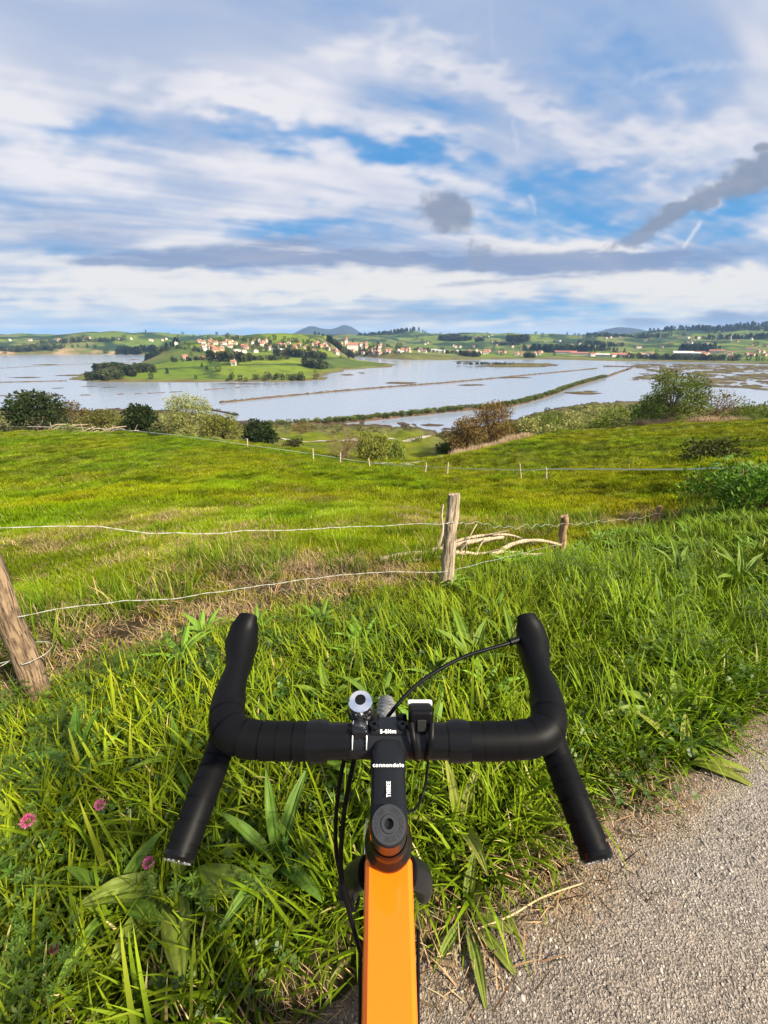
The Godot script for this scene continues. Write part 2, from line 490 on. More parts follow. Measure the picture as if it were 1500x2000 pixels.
# signed distance from the edge of the lane: positive on the lane
func lane(x: float, z: float) -> float:
	var e := (x * 0.434 + z * 0.90 + 0.45)
	return e + tn.get_noise_2d(x * 6.0, z * 6.0) * 0.055 + tn.get_noise_2d(x * 1.7, z * 1.7 + 30.0) * 0.07

func height(x: float, z: float) -> float:
	var r := sqrt(x * x + z * z)
	var deg := rad_to_deg(atan2(x, -z))
	var y := near_height(x, z)
	if r > 62.0:
		var sr := shore_at(deg)
		var sd := sr - r + tf.get_noise_2d(x * 2.4, z * 2.4) * 9.0
		var s := WATER + (13.5 * pow(sd / (sr - 75.0), 1.15) + 0.25 if sd > 0.0 else 0.25 + sd * 0.04)
		if sd < 90.0 and sd > -30.0:
			s += (tf.get_noise_2d(x * 4.0, z * 4.0) * 0.35 + tn.get_noise_2d(x * 0.6, z * 0.6) * 0.22) * clampf((90.0 - sd) / 40.0, 0.0, 1.0)
		s = maxf(s, WATER - 4.0)
		y = lerpf(y, s, smoothstep(62.0, 100.0, r))
	var back := smoothstep(76.0, 110.0, absf(deg))
	if back > 0.0 and r > 6.0:
		y = lerpf(y, 0.02 * minf(r, 900.0) + tf.get_noise_2d(x * 0.4, z * 0.4) * minf(r * 0.02, 6.0), back * smoothstep(6.0, 14.0, r))
	var off := 1.0 - smoothstep(-0.5, 0.1, lane(x, z)) if r < 12.0 else 1.0
	var amp := 0.045 if r < 5.0 else lerpf(0.045, 0.24, minf((r - 5.0) / 15.0, 1.0))
	if r < 75.0:
		y += tn.get_noise_2d(x * 3.2, z * 3.2) * amp * off + tn.get_noise_2d(x * 1.2 + 7.0, z * 1.2) * amp * off + tn.get_noise_2d(x * 0.5 + 60.0, z * 0.5) * amp * 1.3 * off
	return y

# how brown and bare the pasture is: 0 lush, 1 bare
func bare(x: float, z: float) -> float:
	var b := 0.12 + tf.get_noise_2d(x * 3.0 + 50.0, z * 3.0) * 0.6 + tn.get_noise_2d(x * 0.9, z * 0.9) * 0.5
	b *= lerpf(1.0, 0.6, smoothstep(20.0, 40.0, -z))
	var d := fence_side(x, z)
	# trampled strip along the fence, mostly towards the first post
	var strip := exp(-((d - 0.75) / 0.75) ** 2) * clampf(1.2 - (x + 0.6) * 0.9, 0.15, 1.0)
	b += strip * clampf(0.85 + tn.get_noise_2d(x * 2.2 + 77.0, z * 2.2) * 1.1, 0.2, 1.2)
	b += 0.28 * exp(-(Vector2((x - 3.0) / 9.0, (z + 9.0) / 5.0).length_squared()))
	b += 0.25 * exp(-(Vector2((x + 3.0) / 4.0, (z + 4.6) / 1.2).length_squared()))
	if d < 0.0:
		b = minf(b, 0.1)
	return clampf(b, 0.0, 1.0)

# distance beyond the wire fence (positive towards the pasture)
var fence_line := [Vector2(-6.5, 1.2), Vector2(-1.7, -1.61), Vector2(0.47, -2.8), Vector2(2.06, -4.4), Vector2(4.5, -6.4), Vector2(9.0, -9.2), Vector2(20.0, -14.0)]

func fence_side(x: float, z: float) -> float:
	var p := Vector2(x, z)
	var best := 1e9
	for i in fence_line.size() - 1:
		var a: Vector2 = fence_line[i]; var b: Vector2 = fence_line[i + 1]
		var t := clampf((p - a).dot(b - a) / (b - a).length_squared(), 0.0, 1.0)
		var q := p - a.lerp(b, t)
		if q.length() < absf(best):
			best = q.length() * (1.0 if q.dot(Vector2((b - a).y, -(b - a).x)) > 0.0 else -1.0)
	return best

func ground_colour(x: float, z: float, r: float) -> Color:
	var k := tn.get_noise_2d(x * 1.3, z * 1.3)
	if r < 7.0 and (fence_side(x, z) < 0.0 or r < 4.5):
		var soil := cmix(lin(0.030, 0.021, 0.012), lin(0.075, 0.052, 0.028), 0.5 + k * 0.8)
		return cmix(soil, lin(0.025, 0.036, 0.008), 0.5 - bare(x, z) * 0.6 + k * 0.3)
	var green := cmix(lin(0.060, 0.090, 0.004), lin(0.125, 0.145, 0.004), 0.5 + tf.get_noise_2d(x * 1.4, z * 1.4) * 1.2 + x * 0.012)
	var c := cmix(green, lin(0.16, 0.125, 0.045), bare(x, z) * 0.8)
	if r > 48.0:
		# rough scrub and marsh down to the shore
		var deg := rad_to_deg(atan2(x, -z))
		var sd := shore_at(deg) - r
		var m := tf.get_noise_2d(x * 1.1 + 200.0, z * 1.1)
		var marsh := cmix(lin(0.10, 0.085, 0.030), lin(0.12, 0.135, 0.030), 0.5 + m * 1.6 + k * 0.5)
		marsh = cmix(marsh, lin(0.06, 0.046, 0.028), smoothstep(0.0, 0.35, tf.get_noise_2d(x * 4.0, z * 4.0 + 80.0)) * 0.8 * smoothstep(75.0, 40.0, sd))
		if sd < 6.0:
			marsh = cmix(marsh, lin(0.06, 0.045, 0.03), (6.0 - sd) / 6.0)
		var meadow := smoothstep(118.0, 92.0, r) * smoothstep(-16.0, -12.0, deg) * smoothstep(8.0, 4.5, deg)
		var w := smoothstep(50.0, 60.0, r)
		if absf(deg) < 78.0:
			c = cmix(c, marsh, w * (1.0 - meadow))
	return c

func near_ground() -> ArrayMesh:
	var rs := PackedFloat32Array()
	var r := 0.12
	while r < 5200.0:
		rs.append(r)
		r *= 1.030 if r < 300.0 else 1.25
	var angs := PackedFloat32Array()
	var a := -180.0
	while a < 180.0 - 0.01:
		angs.append(a)
		a += 0.4 if absf(a + 0.2) < 72.0 else 4.0
	var nr := rs.size(); var na := angs.size()
	var vv := PackedVector3Array(); var cc := PackedColorArray(); var ii := PackedInt32Array()
	vv.append(Vector3(0, height(0, 0), 0)); cc.append(lin(0.1, 0.1, 0.05))
	for j in nr:
		for i in na:
			var t := deg_to_rad(angs[i])
			var x := sin(t) * rs[j]; var z := -cos(t) * rs[j]
			vv.append(Vector3(x, height(x, z), z))
			cc.append(ground_colour(x, z, rs[j]))
	for i in na:
		ii.append_array([0, 1 + i, 1 + (i + 1) % na])
	for j in nr - 1:
		for i in na:
			var p := 1 + j * na + i; var q := 1 + j * na + (i + 1) % na
			ii.append_array([p, p + na, q, q, p + na, q + na])
	return indexed(vv, cc, ii)

func indexed(vv: PackedVector3Array, cc: PackedColorArray, ii: PackedInt32Array) -> ArrayMesh:
	# smooth normals by area
	var nn := PackedVector3Array(); nn.resize(vv.size())
	for k in range(0, ii.size(), 3):
		var a := vv[ii[k]]; var b := vv[ii[k + 1]]; var d := vv[ii[k + 2]]
		var f := (d - a).cross(b - a)
		nn[ii[k]] += f; nn[ii[k + 1]] += f; nn[ii[k + 2]] += f
	for k in nn.size():
		nn[k] = nn[k].normalized() if nn[k].length_squared() > 0.0 else Vector3.UP
	var arr := []
	arr.resize(Mesh.ARRAY_MAX)
	arr[Mesh.ARRAY_VERTEX] = vv
	arr[Mesh.ARRAY_NORMAL] = nn
	arr[Mesh.ARRAY_COLOR] = cc
	arr[Mesh.ARRAY_INDEX] = ii
	var m := ArrayMesh.new()
	m.add_surface_from_arrays(Mesh.PRIMITIVE_TRIANGLES, arr)
	return m

# ---------------------------------------------------------------- land across the water
var pen := [Vector2(-250, -352), Vector2(-212, -334), Vector2(-133, -330), Vector2(-73, -334), Vector2(-48, -351), Vector2(-46, -372), Vector2(-57, -386), Vector2(-38, -472), Vector2(10, -516), Vector2(15, -566), Vector2(-37, -663), Vector2(-60, -860), Vector2(-430, -960), Vector2(-392, -752), Vector2(-324, -593), Vector2(-288, -500), Vector2(-286, -430)]
var far_shore := [[-60, 1000], [-40.3, 1190], [-34, 1150], [-27.5, 1030], [-20, 900], [-3.2, 818], [2.6, 697], [8.4, 703], [13.4, 733], [20.5, 762], [27.1, 744], [32, 763], [36.5, 753], [40.5, 748], [60, 740]]
# hills: bearing, distance, width across, width along, height above the water
var hills := [[-17, 780, 240, 150, 26], [-26, 720, 80, 110, 2], [-9, 850, 150, 120, 17], [-13, 575, 60, 70, 5], [-9.5, 500, 30, 50, 4], [-16, 470, 70, 60, 5], [-23, 500, 50, 60, 5], [-30.2, 408, 20, 24, 8], [-33.0, 402, 22, 18, 6],
	[-30.0, 1500, 130, 200, 15], [-40, 1700, 500, 300, 3], [-9.0, 5000, 190, 300, 84], [-4.6, 5000, 150, 300, 90], [-6.5, 5000, 420, 300, 40], [-1.5, 2400, 220, 300, 16], [3.6, 1900, 90, 200, 20], [9, 1900, 300, 300, 6], [26.8, 5000, 260, 300, 74], [31, 5000, 500, 300, 36], [33, 2600, 260, 300, 20], [38.5, 2300, 360, 300, 20], [44, 2300, 400, 300, 18], [18, 1700, 300, 300, 4]]
var cellf: FastNoiseLite
var celle: FastNoiseLite
var ln: FastNoiseLite

func far_sd(x: float, z: float) -> float:
	var r := sqrt(x * x + z * z)
	var deg := rad_to_deg(atan2(x, -z))
	var fs: float = far_shore[far_shore.size() - 1][1]
	for i in far_shore.size() - 1:
		if deg <= far_shore[i + 1][0]:
			fs = lerpf(far_shore[i][1], far_shore[i + 1][1], clampf((deg - far_shore[i][0]) / (far_shore[i + 1][0] - far_shore[i][0]), 0.0, 1.0))
			break
	var sd := r - fs
	if x < 60.0 and r < 1100.0:
		var p := Vector2(x, z)
		var inside := false
		var best := 1e12
		var j := pen.size() - 1
		for i in pen.size():
			var a: Vector2 = pen[i]; var b: Vector2 = pen[j]
			if (a.y > p.y) != (b.y > p.y) and p.x < (b.x - a.x) * (p.y - a.y) / (b.y - a.y) + a.x:
				inside = not inside
			var t := clampf((p - a).dot(b - a) / (b - a).length_squared(), 0.0, 1.0)
			best = minf(best, p.distance_squared_to(a.lerp(b, t)))
			j = i
		sd = maxf(sd, sqrt(best) * (1.0 if inside else -1.0))
	return sd + ln.get_noise_2d(x * 1.6, z * 1.6) * 7.0

func far_height(x: float, z: float, sd: float) -> float:
	if sd < -40.0:
		return WATER - 3.0
	var r := sqrt(x * x + z * z)
	var deg := rad_to_deg(atan2(x, -z))
	var y := WATER
	if sd < 0.0:
		return WATER + sd * 0.08
	y += minf(sd * 0.14, 1.4)
	var grow := smoothstep(0.0, 55.0, sd)
	var s := 0.0
	for h in hills:
		var dr: float = (r - h[1]) / h[3]
		var da: float = deg_to_rad(deg - h[0]) * h[1] / h[2]
		var k := dr * dr + da * da
		if k < 9.0:
			s += h[4] * exp(-k)
	# the plain behind the far shore climbs to a long low ridge
	s += 36.0 * smoothstep(950.0, 1750.0, r) + ln.get_noise_2d(x * 0.25, z * 0.25) * 14.0 * smoothstep(950.0, 1500.0, r) + ln.get_noise_2d(x * 0.9, z * 0.9 + 400.0) * 3.0 * smoothstep(60.0, 160.0, sd)
	return y + maxf(s, 0.0) * grow

func far_colour(x: float, z: float, sd: float) -> Color:
	var r := sqrt(x * x + z * z)
	var cell := cellf.get_noise_2d(x, z)
	var edge := celle.get_noise_2d(x, z)
	var m := ln.get_noise_2d(x * 0.5 + 300.0, z * 0.5)
	var g := cmix(lin(0.085, 0.14, 0.010), lin(0.155, 0.20, 0.016), 0.5 + cell * 0.9)
	if cell > 0.62: g = lin(0.14, 0.13, 0.05)
	if cell < -0.75: g = lin(0.055, 0.085, 0.02)
	g = cmix(g, lin(0.10, 0.125, 0.025), 0.35 + ln.get_noise_2d(x * 2.0, z * 2.0) * 0.7)
	g = cmix(g, lin(0.045, 0.075, 0.012), smoothstep(0.1, 0.5, ln.get_noise_2d(x * 5.0 + 60.0, z * 5.0)) * 0.6)
	var hedge := smoothstep(-0.84, -0.95, edge)
	g = cmix(g, lin(0.028, 0.05, 0.014), hedge * 0.85)
	if r > 1150.0:
		g = cmix(g, lin(0.085, 0.115, 0.035), 0.35)
		g = cmix(g, lin(0.022, 0.04, 0.018), smoothstep(0.0, 0.14, m) if r < 2100.0 else smoothstep(-0.3, -0.1, m))
	if r > 3600.0:
		g = cmix(lin(0.030, 0.030, 0.036), lin(0.02, 0.032, 0.026), 0.5 + ln.get_noise_2d(x * 0.7, z * 0.7) * 1.5)
	var sh := 14.0 if r < 640.0 else 45.0
	var reed := cmix(lin(0.095, 0.080, 0.030), lin(0.115, 0.125, 0.035), 0.5 + ln.get_noise_2d(x * 3.0, z * 3.0) * 1.4)
	g = cmix(reed, g, smoothstep(sh * 0.5, sh, sd))
	g = cmix(lin(0.10, 0.075, 0.05), g, smoothstep(0.0, 4.0, sd))
	# bare earth banks behind the far bay
	var deg := rad_to_deg(atan2(x, -z))
	if deg < -22.0 and r > 900.0:
		var bank := exp(-((sd - 25.0) / 40.0) ** 2) * smoothstep(-0.1, 0.35, ln.get_noise_2d(x * 1.2, z * 1.2))
		g = cmix(g, lin(0.32, 0.22, 0.13), bank * 0.9)
	return g

func far_land() -> ArrayMesh:
	ln = noise(41, 0.012, 3)
	cellf = noise(42, 0.011, 1, FastNoiseLite.TYPE_CELLULAR)
	cellf.cellular_return_type = FastNoiseLite.RETURN_CELL_VALUE
	cellf.domain_warp_enabled = true
	cellf.domain_warp_amplitude = 30.0
	cellf.domain_warp_frequency = 0.008
	celle = noise(42, 0.011, 1, FastNoiseLite.TYPE_CELLULAR)
	celle.cellular_return_type = FastNoiseLite.RETURN_DISTANCE2_SUB
	celle.domain_warp_enabled = true
	celle.domain_warp_amplitude = 30.0
	celle.domain_warp_frequency = 0.008
	var vv := PackedVector3Array(); var cc := PackedColorArray(); var ii := PackedInt32Array()
	var rs := PackedFloat32Array()
	var r := 318.0
	while r < 7000.0:
		rs.append(r)
		r += 3.0 if r < 560.0 else (6.0 if r < 1000.0 else r * 0.016)
	var na := 700
	for rr in rs:
		for i in na:
			var t := deg_to_rad(-70.0 + 140.0 * i / (na - 1))
			var x := sin(t) * rr; var z := -cos(t) * rr
			var sd := far_sd(x, z)
			vv.append(Vector3(x, far_height(x, z, sd), z))
			cc.append(far_colour(x, z, sd) if sd > -10.0 else lin(0.06, 0.05, 0.04))
	for j in rs.size() - 1:
		for i in na - 1:
			var p := j * na + i
			if vv[p].y < WATER - 2.0 and vv[p + na + 1].y < WATER - 2.0 and vv[p + 1].y < WATER - 2.0 and vv[p + na].y < WATER - 2.0:
				continue
			ii.append_array([p, p + na, p + 1, p + 1, p + na, p + na + 1])
	return indexed(vv, cc, ii)

func far_y(x: float, z: float) -> float:
	return far_height(x, z, far_sd(x, z))

# a low flat of mud and salt grass inside an outline of (x, z) points
func flat_island(outline: Array, top: float, cell: float, rough: float, seed_: int, sea := 0.0) -> ArrayMesh:
	var q := noise(seed_, 0.03, 4)
	var lo := Vector2(1e9, 1e9); var hi := -lo
	for p in outline:
		lo = lo.min(p); hi = hi.max(p)
	lo -= Vector2.ONE * cell * 2.0; hi += Vector2.ONE * cell * 2.0
	var nx := int((hi.x - lo.x) / cell) + 1; var nz := int((hi.y - lo.y) / cell) + 1
	var vv := PackedVector3Array(); var cc := PackedColorArray(); var ii := PackedInt32Array()
	for j in nz:
		for i in nx:
			var p := lo + Vector2(i, j) * cell
			var inside := false
			var best := 1e12
			var k := outline.size() - 1
			for e in outline.size():
				var a: Vector2 = outline[e]; var b: Vector2 = outline[k]
				if (a.y > p.y) != (b.y > p.y) and p.x < (b.x - a.x) * (p.y - a.y) / (b.y - a.y) + a.x:
					inside = not inside
				var t := clampf((p - a).dot(b - a) / (b - a).length_squared(), 0.0, 1.0)
				best = minf(best, p.distance_squared_to(a.lerp(b, t)))
				k = e
			var sd := sqrt(best) * (1.0 if inside else -1.0) + q.get_noise_2d(p.x * 1.5, p.y * 1.5) * rough - sea
			if sea > 0.0:
				sd = minf(sd, q.get_noise_2d(p.x * 1.1 + 300.0, p.y * 1.1) * 24.0 + q.get_noise_2d(p.x * 3.4, p.y * 3.4) * 16.0 - 0.5)
			var y := WATER + clampf(sd * 0.12, -1.0, top) + (q.get_noise_2d(p.x * 6.0, p.y * 6.0) * top * 0.5 if sd > 2.0 else 0.0)
			vv.append(Vector3(p.x, y, p.y))
			var g := cmix(lin(0.075, 0.058, 0.028), lin(0.10, 0.098, 0.03), 0.4 + q.get_noise_2d(p.x * 2.0 + 70.0, p.y * 2.0) * 1.5)
			cc.append(cmix(lin(0.06, 0.043, 0.035), g, smoothstep(1.0, 6.0, sd)))
	for j in nz - 1:
		for i in nx - 1:
			var p := j * nx + i
			if maxf(maxf(vv[p].y, vv[p + 1].y), maxf(vv[p + nx].y, vv[p + nx + 1].y)) < WATER - 0.3:
				continue
			ii.append_array([p, p + 1, p + nx, p + 1, p + nx + 1, p + nx])
	return indexed(vv, cc, ii)

# ---------------------------------------------------------------- plants
var rng := RandomNumberGenerator.new()

func rr(a: float, b: float) -> float:
	return rng.randf_range(a, b)

func hue(c: Color, k := 0.2) -> Color:
	var f := 1.0 + rr(-k, k)
	return Color(c.r * f * (1.0 + rr(-k, k) * 0.6), c.g * f, c.b * f)

# a tuft: blades leaving a small patch of ground in all directions
func tuft(blades: int, spread: float, lmin: float, lmax: float, w: float, lean: float, bend: float, col: Color, tip: Color, dead := 0.06, segs := 3) -> ArrayMesh:
	var g := Geo.new()
	for i in blades:
		var a := rr(0, TAU); var d := sqrt(rng.randf()) * spread
		var az := a + rr(-1.2, 1.2)
		var k := hue(col, 0.25); var t := hue(tip, 0.2)
		if rng.randf() < dead:
			k = hue(lin(0.30, 0.22, 0.09), 0.3); t = hue(lin(0.42, 0.33, 0.16), 0.3)
		elif rng.randf() < 0.12:
			t = t.lerp(lin(0.30, 0.32, 0.05), 0.5)
		g.blade(Vector3(cos(a) * d, -0.01, sin(a) * d), az, rr(lmin, lmax), w * rr(0.6, 1.35), rr(0.05, lean), rr(0.1, bend), k, t, segs)
	return g.mesh()

func straw(blades: int, spread: float, lmin: float, lmax: float) -> ArrayMesh:
	var g := Geo.new()
	for i in blades:
		var a := rr(0, TAU); var d := sqrt(rng.randf()) * spread
		var k := hue(lin(0.24, 0.17, 0.085), 0.45); var t := hue(lin(0.36, 0.28, 0.15), 0.4)
		if rng.randf() < 0.3:
			k = hue(lin(0.09, 0.055, 0.03), 0.3); t = k
		g.blade(Vector3(cos(a) * d, rr(0.0, 0.02), sin(a) * d), rr(0, TAU), rr(lmin, lmax), rr(0.0022, 0.005), rr(0.7, 1.5), rr(-0.2, 0.9), k, t, 2)
	return g.mesh()

func clover_patch(stems: int, spread: float, h: float, size: float) -> ArrayMesh:
	var g := Geo.new()
	for i in stems:
		var a := rr(0, TAU); var d := sqrt(rng.randf()) * spread
		var foot := Vector3(cos(a) * d, 0, sin(a) * d)
		var top := foot + Vector3(rr(-0.03, 0.03), h * rr(0.5, 1.1), rr(-0.03, 0.03))
		var col := hue(lin(0.055, 0.115, 0.010), 0.3)
		g.flat(foot, foot + Vector3(0.002, 0, 0.001), top, col)
		var tilt := Basis(Vector3(rr(-1, 1), 0, rr(-1, 1)).normalized(), rr(0.0, 0.7))
		var s := size * rr(0.7, 1.3)
		for q in 3:
			var t := TAU * q / 3.0 + a
			var dir := tilt * Vector3(cos(t), 0.12, sin(t)); var side := tilt * Vector3(-sin(t), 0, cos(t))
			var c0 := top + dir * s * 0.06
			var prev := c0
			for e in 6:
				var f := float(e) / 5.0
				var ang := lerpf(-1.9, 1.9, f)
				var pnt := top + dir * s * (0.55 + 0.45 * cos(ang)) + side * s * 0.5 * sin(ang)
				if e > 0: g.flat(c0, prev, pnt, col if e % 2 else col * 1.15)
				prev = pnt
	return g.mesh()

# goosegrass: weak stems with whorls of six narrow leaves
func whorl_plant(stems: int, spread: float) -> ArrayMesh:
	var g := Geo.new()
	for i in stems:
		var a := rr(0, TAU); var d := sqrt(rng.randf()) * spread
		var p := Vector3(cos(a) * d, 0, sin(a) * d)
		var dir := Vector3(rr(-0.6, 0.6), 1, rr(-0.6, 0.6)).normalized()
		var col := hue(lin(0.085, 0.15, 0.012), 0.25)
		for lev in 5:
			var q := p + dir * rr(0.028, 0.045)
			g.flat(p, p + Vector3(0.0025, 0, 0), q, col)
			p = q
			dir = (dir + Vector3(rr(-0.3, 0.3), 0.1, rr(-0.3, 0.3))).normalized()
			var s := rr(0.010, 0.020)
			for w in 6:
				var t := TAU * w / 6.0 + lev
				var o := Vector3(cos(t), rr(0.1, 0.5), sin(t)).normalized()
				g.leaf(p, o, o.cross(Vector3.UP).normalized(), s, s * 0.32, hue(col, 0.15))
	return g.mesh()

# place instances of a mesh at random on the ground between two distances
func strew(count: int, r0: float, r1: float, half: float, test: Callable, smin: float, smax: float, tint: Callable, sink := 0.0) -> Array:
	var where := []; var cols := []
	for i in count:
		var r := sqrt(rr(r0 * r0, r1 * r1))
		var t := deg_to_rad(rr(-half, half))
		var x := sin(t) * r; var z := -cos(t) * r
		var keep: float = test.call(x, z)
		if rng.randf() > keep:
			continue
		var s := rr(smin, smax)
		var b := Basis(Vector3.UP, rr(0, TAU)).scaled(Vector3(s, s * rr(0.8, 1.2), s))
		b = Basis(Vector3(rr(-1, 1), 0, rr(-1, 1)).normalized(), rr(0, 0.22)) * b
		where.append(Transform3D(b, Vector3(x, height(x, z) - sink, z)))
		cols.append(tint.call(x, z))
	return [where, cols]

func field_tint(x: float, z: float) -> Color:
	var b := bare(x, z)
	var k := tf.get_noise_2d(x * 1.4, z * 1.4) * 1.2 + x * 0.014
	var g := cmix(Color(0.74, 1.0, 0.85), Color(1.20, 1.08, 0.75), 0.46 + k)
	var f := 0.95 + tn.get_noise_2d(x * 2.2 + 11.0, z * 2.2) * 0.75 + tn.get_noise_2d(x * 0.6 + 51.0, z * 0.6) * 0.40 + rr(-0.18, 0.18)
	g = cmix(g, Color(1.45, 0.98, 1.5), b * 0.85)
	return Color(g.r * f, g.g * f, g.b * f)

func verge_tint(x: float, z: float) -> Color:
	var f := 1.0 + tn.get_noise_2d(x * 2.5 + 11.0, z * 2.5) * 0.35 + rr(-0.15, 0.15)
	var w := cmix(Color(0.92, 1.0, 0.9), Color(1.25, 1.08, 0.9), 0.45 + tn.get_noise_2d(x * 0.8, z * 0.8) + rr(-0.25, 0.25))
	return Color(w.r * f, w.g * f, w.b * f)

func plain_tint(_x: float, _z: float) -> Color:
	var f := rr(0.7, 1.3)
	return Color(f, f, f)

# ---------------------------------------------------------------- materials made once
func wood_mat(dark: Color, light: Color, s: int) -> StandardMaterial3D:
	var m := StandardMaterial3D.new()
	var im := Image.create(256, 512, false, Image.FORMAT_RGB8)
	var hm := Image.create(256, 512, false, Image.FORMAT_RGB8)
	var a := noise(s, 0.05, 4); var b := noise(s + 1, 0.012, 3)
	for j in 512:
		for i in 256:
			var g := a.get_noise_2d(i * 1.6, j * 0.10) * 0.9 + a.get_noise_2d(i * 5.0, j * 0.22 + 300.0) * 0.45
			var blot := b.get_noise_2d(i, j * 0.5)
			var crack := smoothstep(0.22, 0.34, absf(g)) * (1.0 if g < 0.0 else 0.0)
			var c := dark.lerp(light, clampf(0.55 + g * 0.8 + blot * 0.9, 0.0, 1.0))
			c = c.lerp(dark * 0.35, crack * 0.85)
			im.set_pixel(i, j, c.linear_to_srgb())
			var h := clampf(0.6 + g * 0.5 - crack * 0.6, 0.0, 1.0)
			hm.set_pixel(i, j, Color(h, h, h))
	m.albedo_texture = ImageTexture.create_from_image(im)
	m.heightmap_enabled = true
	m.heightmap_texture = ImageTexture.create_from_image(hm)
	m.heightmap_scale = 0.5
	m.uv1_triplanar = true
	m.uv1_scale = Vector3(5.0, 2.2, 5.0)
	m.roughness = 0.9
	return m

func lane_mat() -> StandardMaterial3D:
	var k := 1024
	var im := Image.create(k, k, false, Image.FORMAT_RGB8)
	var hm := Image.create(k, k, false, Image.FORMAT_L8)
	var cv := noise(71, 0.11, 1, FastNoiseLite.TYPE_CELLULAR); cv.cellular_return_type = FastNoiseLite.RETURN_CELL_VALUE
	var cd := noise(71, 0.11, 1, FastNoiseLite.TYPE_CELLULAR); cd.cellular_return_type = FastNoiseLite.RETURN_DISTANCE2_SUB
	var f := noise(72, 0.012, 4)
	var fine := noise(73, 0.35, 2)
	var v_img := cv.get_seamless_image(k, k)
	var d_img := cd.get_seamless_image(k, k)
	var f_img := f.get_seamless_image(k, k)
	var n_img := fine.get_seamless_image(k, k)
	var w_img := noise(74, 0.085, 3).get_seamless_image(k, k)
	for j in k:
		for i in k:
			var v := v_img.get_pixel(i, j).r; var d := d_img.get_pixel(i, j).r
			var l := f_img.get_pixel(i, j).r; var q := n_img.get_pixel(i, j).r
			var w := w_img.get_pixel(i, j).r
			# most stones are sunk in the binder; only some stand clear of it
			var stone := smoothstep(0.48, 0.80, v + (w - 0.5) * 0.9) * smoothstep(0.04, 0.34, d + (q - 0.5) * 0.3)
			var t := maxf(0.04, 0.20 + 0.20 * (q - 0.5) + 0.34 * (w - 0.5) + 0.14 * (l - 0.5))
			var c := Color(t * 1.05, t * 0.90, t * 0.77)
			var e := 0.24 + 0.32 * fposmod(v * 17.3, 1.0)
			c = c.lerp(Color(e * 1.03, e * 0.93, e * 0.82), stone * 0.85)
			if v < 0.16: c = c.lerp(Color(0.045, 0.037, 0.032), 0.75 * smoothstep(0.1, 0.4, d))
			im.set_pixel(i, j, c.linear_to_srgb())
			var h := clampf(0.35 + stone * 0.5 + 0.45 * (q - 0.5) + 0.6 * (w - 0.5) - (0.3 if v < 0.16 else 0.0), 0.0, 1.0)
			hm.set_pixel(i, j, Color(h, h, h))
	var m := StandardMaterial3D.new()
	m.albedo_texture = ImageTexture.create_from_image(im)
	m.heightmap_enabled = true
	m.heightmap_texture = ImageTexture.create_from_image(hm)
	m.heightmap_scale = 0.75
	m.uv1_triplanar = true
	m.uv1_world_triplanar = true
	m.uv1_scale = Vector3.ONE * 1.5
	m.vertex_color_use_as_albedo = true
	m.roughness = 0.85
	return m

# ---------------------------------------------------------------- curves
func smooth_path(pts: Array, step: float) -> Array:
	var out := []
	for i in pts.size() - 1:
		var p0: Vector3 = pts[maxi(i - 1, 0)]; var p1: Vector3 = pts[i]; var p2: Vector3 = pts[i + 1]; var p3: Vector3 = pts[mini(i + 2, pts.size() - 1)]
		var k := maxi(1, int(p1.distance_to(p2) / step))
		for j in k:
			var t := float(j) / k
			out.append(0.5 * ((2.0 * p1) + (p2 - p0) * t + (2.0 * p0 - 5.0 * p1 + 4.0 * p2 - p3) * t * t + (3.0 * p1 - p0 - 3.0 * p2 + p3) * t * t * t))
	out.append(pts[pts.size() - 1])
	return out

func pipe(pts: Array, r: float, sides := 10, step := 0.01, col := Color.WHITE) -> ArrayMesh:
	var g := Geo.new()
	var p := smooth_path(pts, step)
	var rad := []
	for q in p: rad.append(r)
	g.tube(p, rad, sides, col)
	return g.mesh()

func lettering(text: String, height_: float, depth := 0.0004) -> TextMesh:
	var t := TextMesh.new()
	var f := SystemFont.new()
	f.font_names = PackedStringArray(["Droid Sans"])
	f.font_weight = 700
	t.font = f
	t.text = text
	t.font_size = 64
	t.pixel_size = height_ / 46.0
	t.depth = depth
	return t

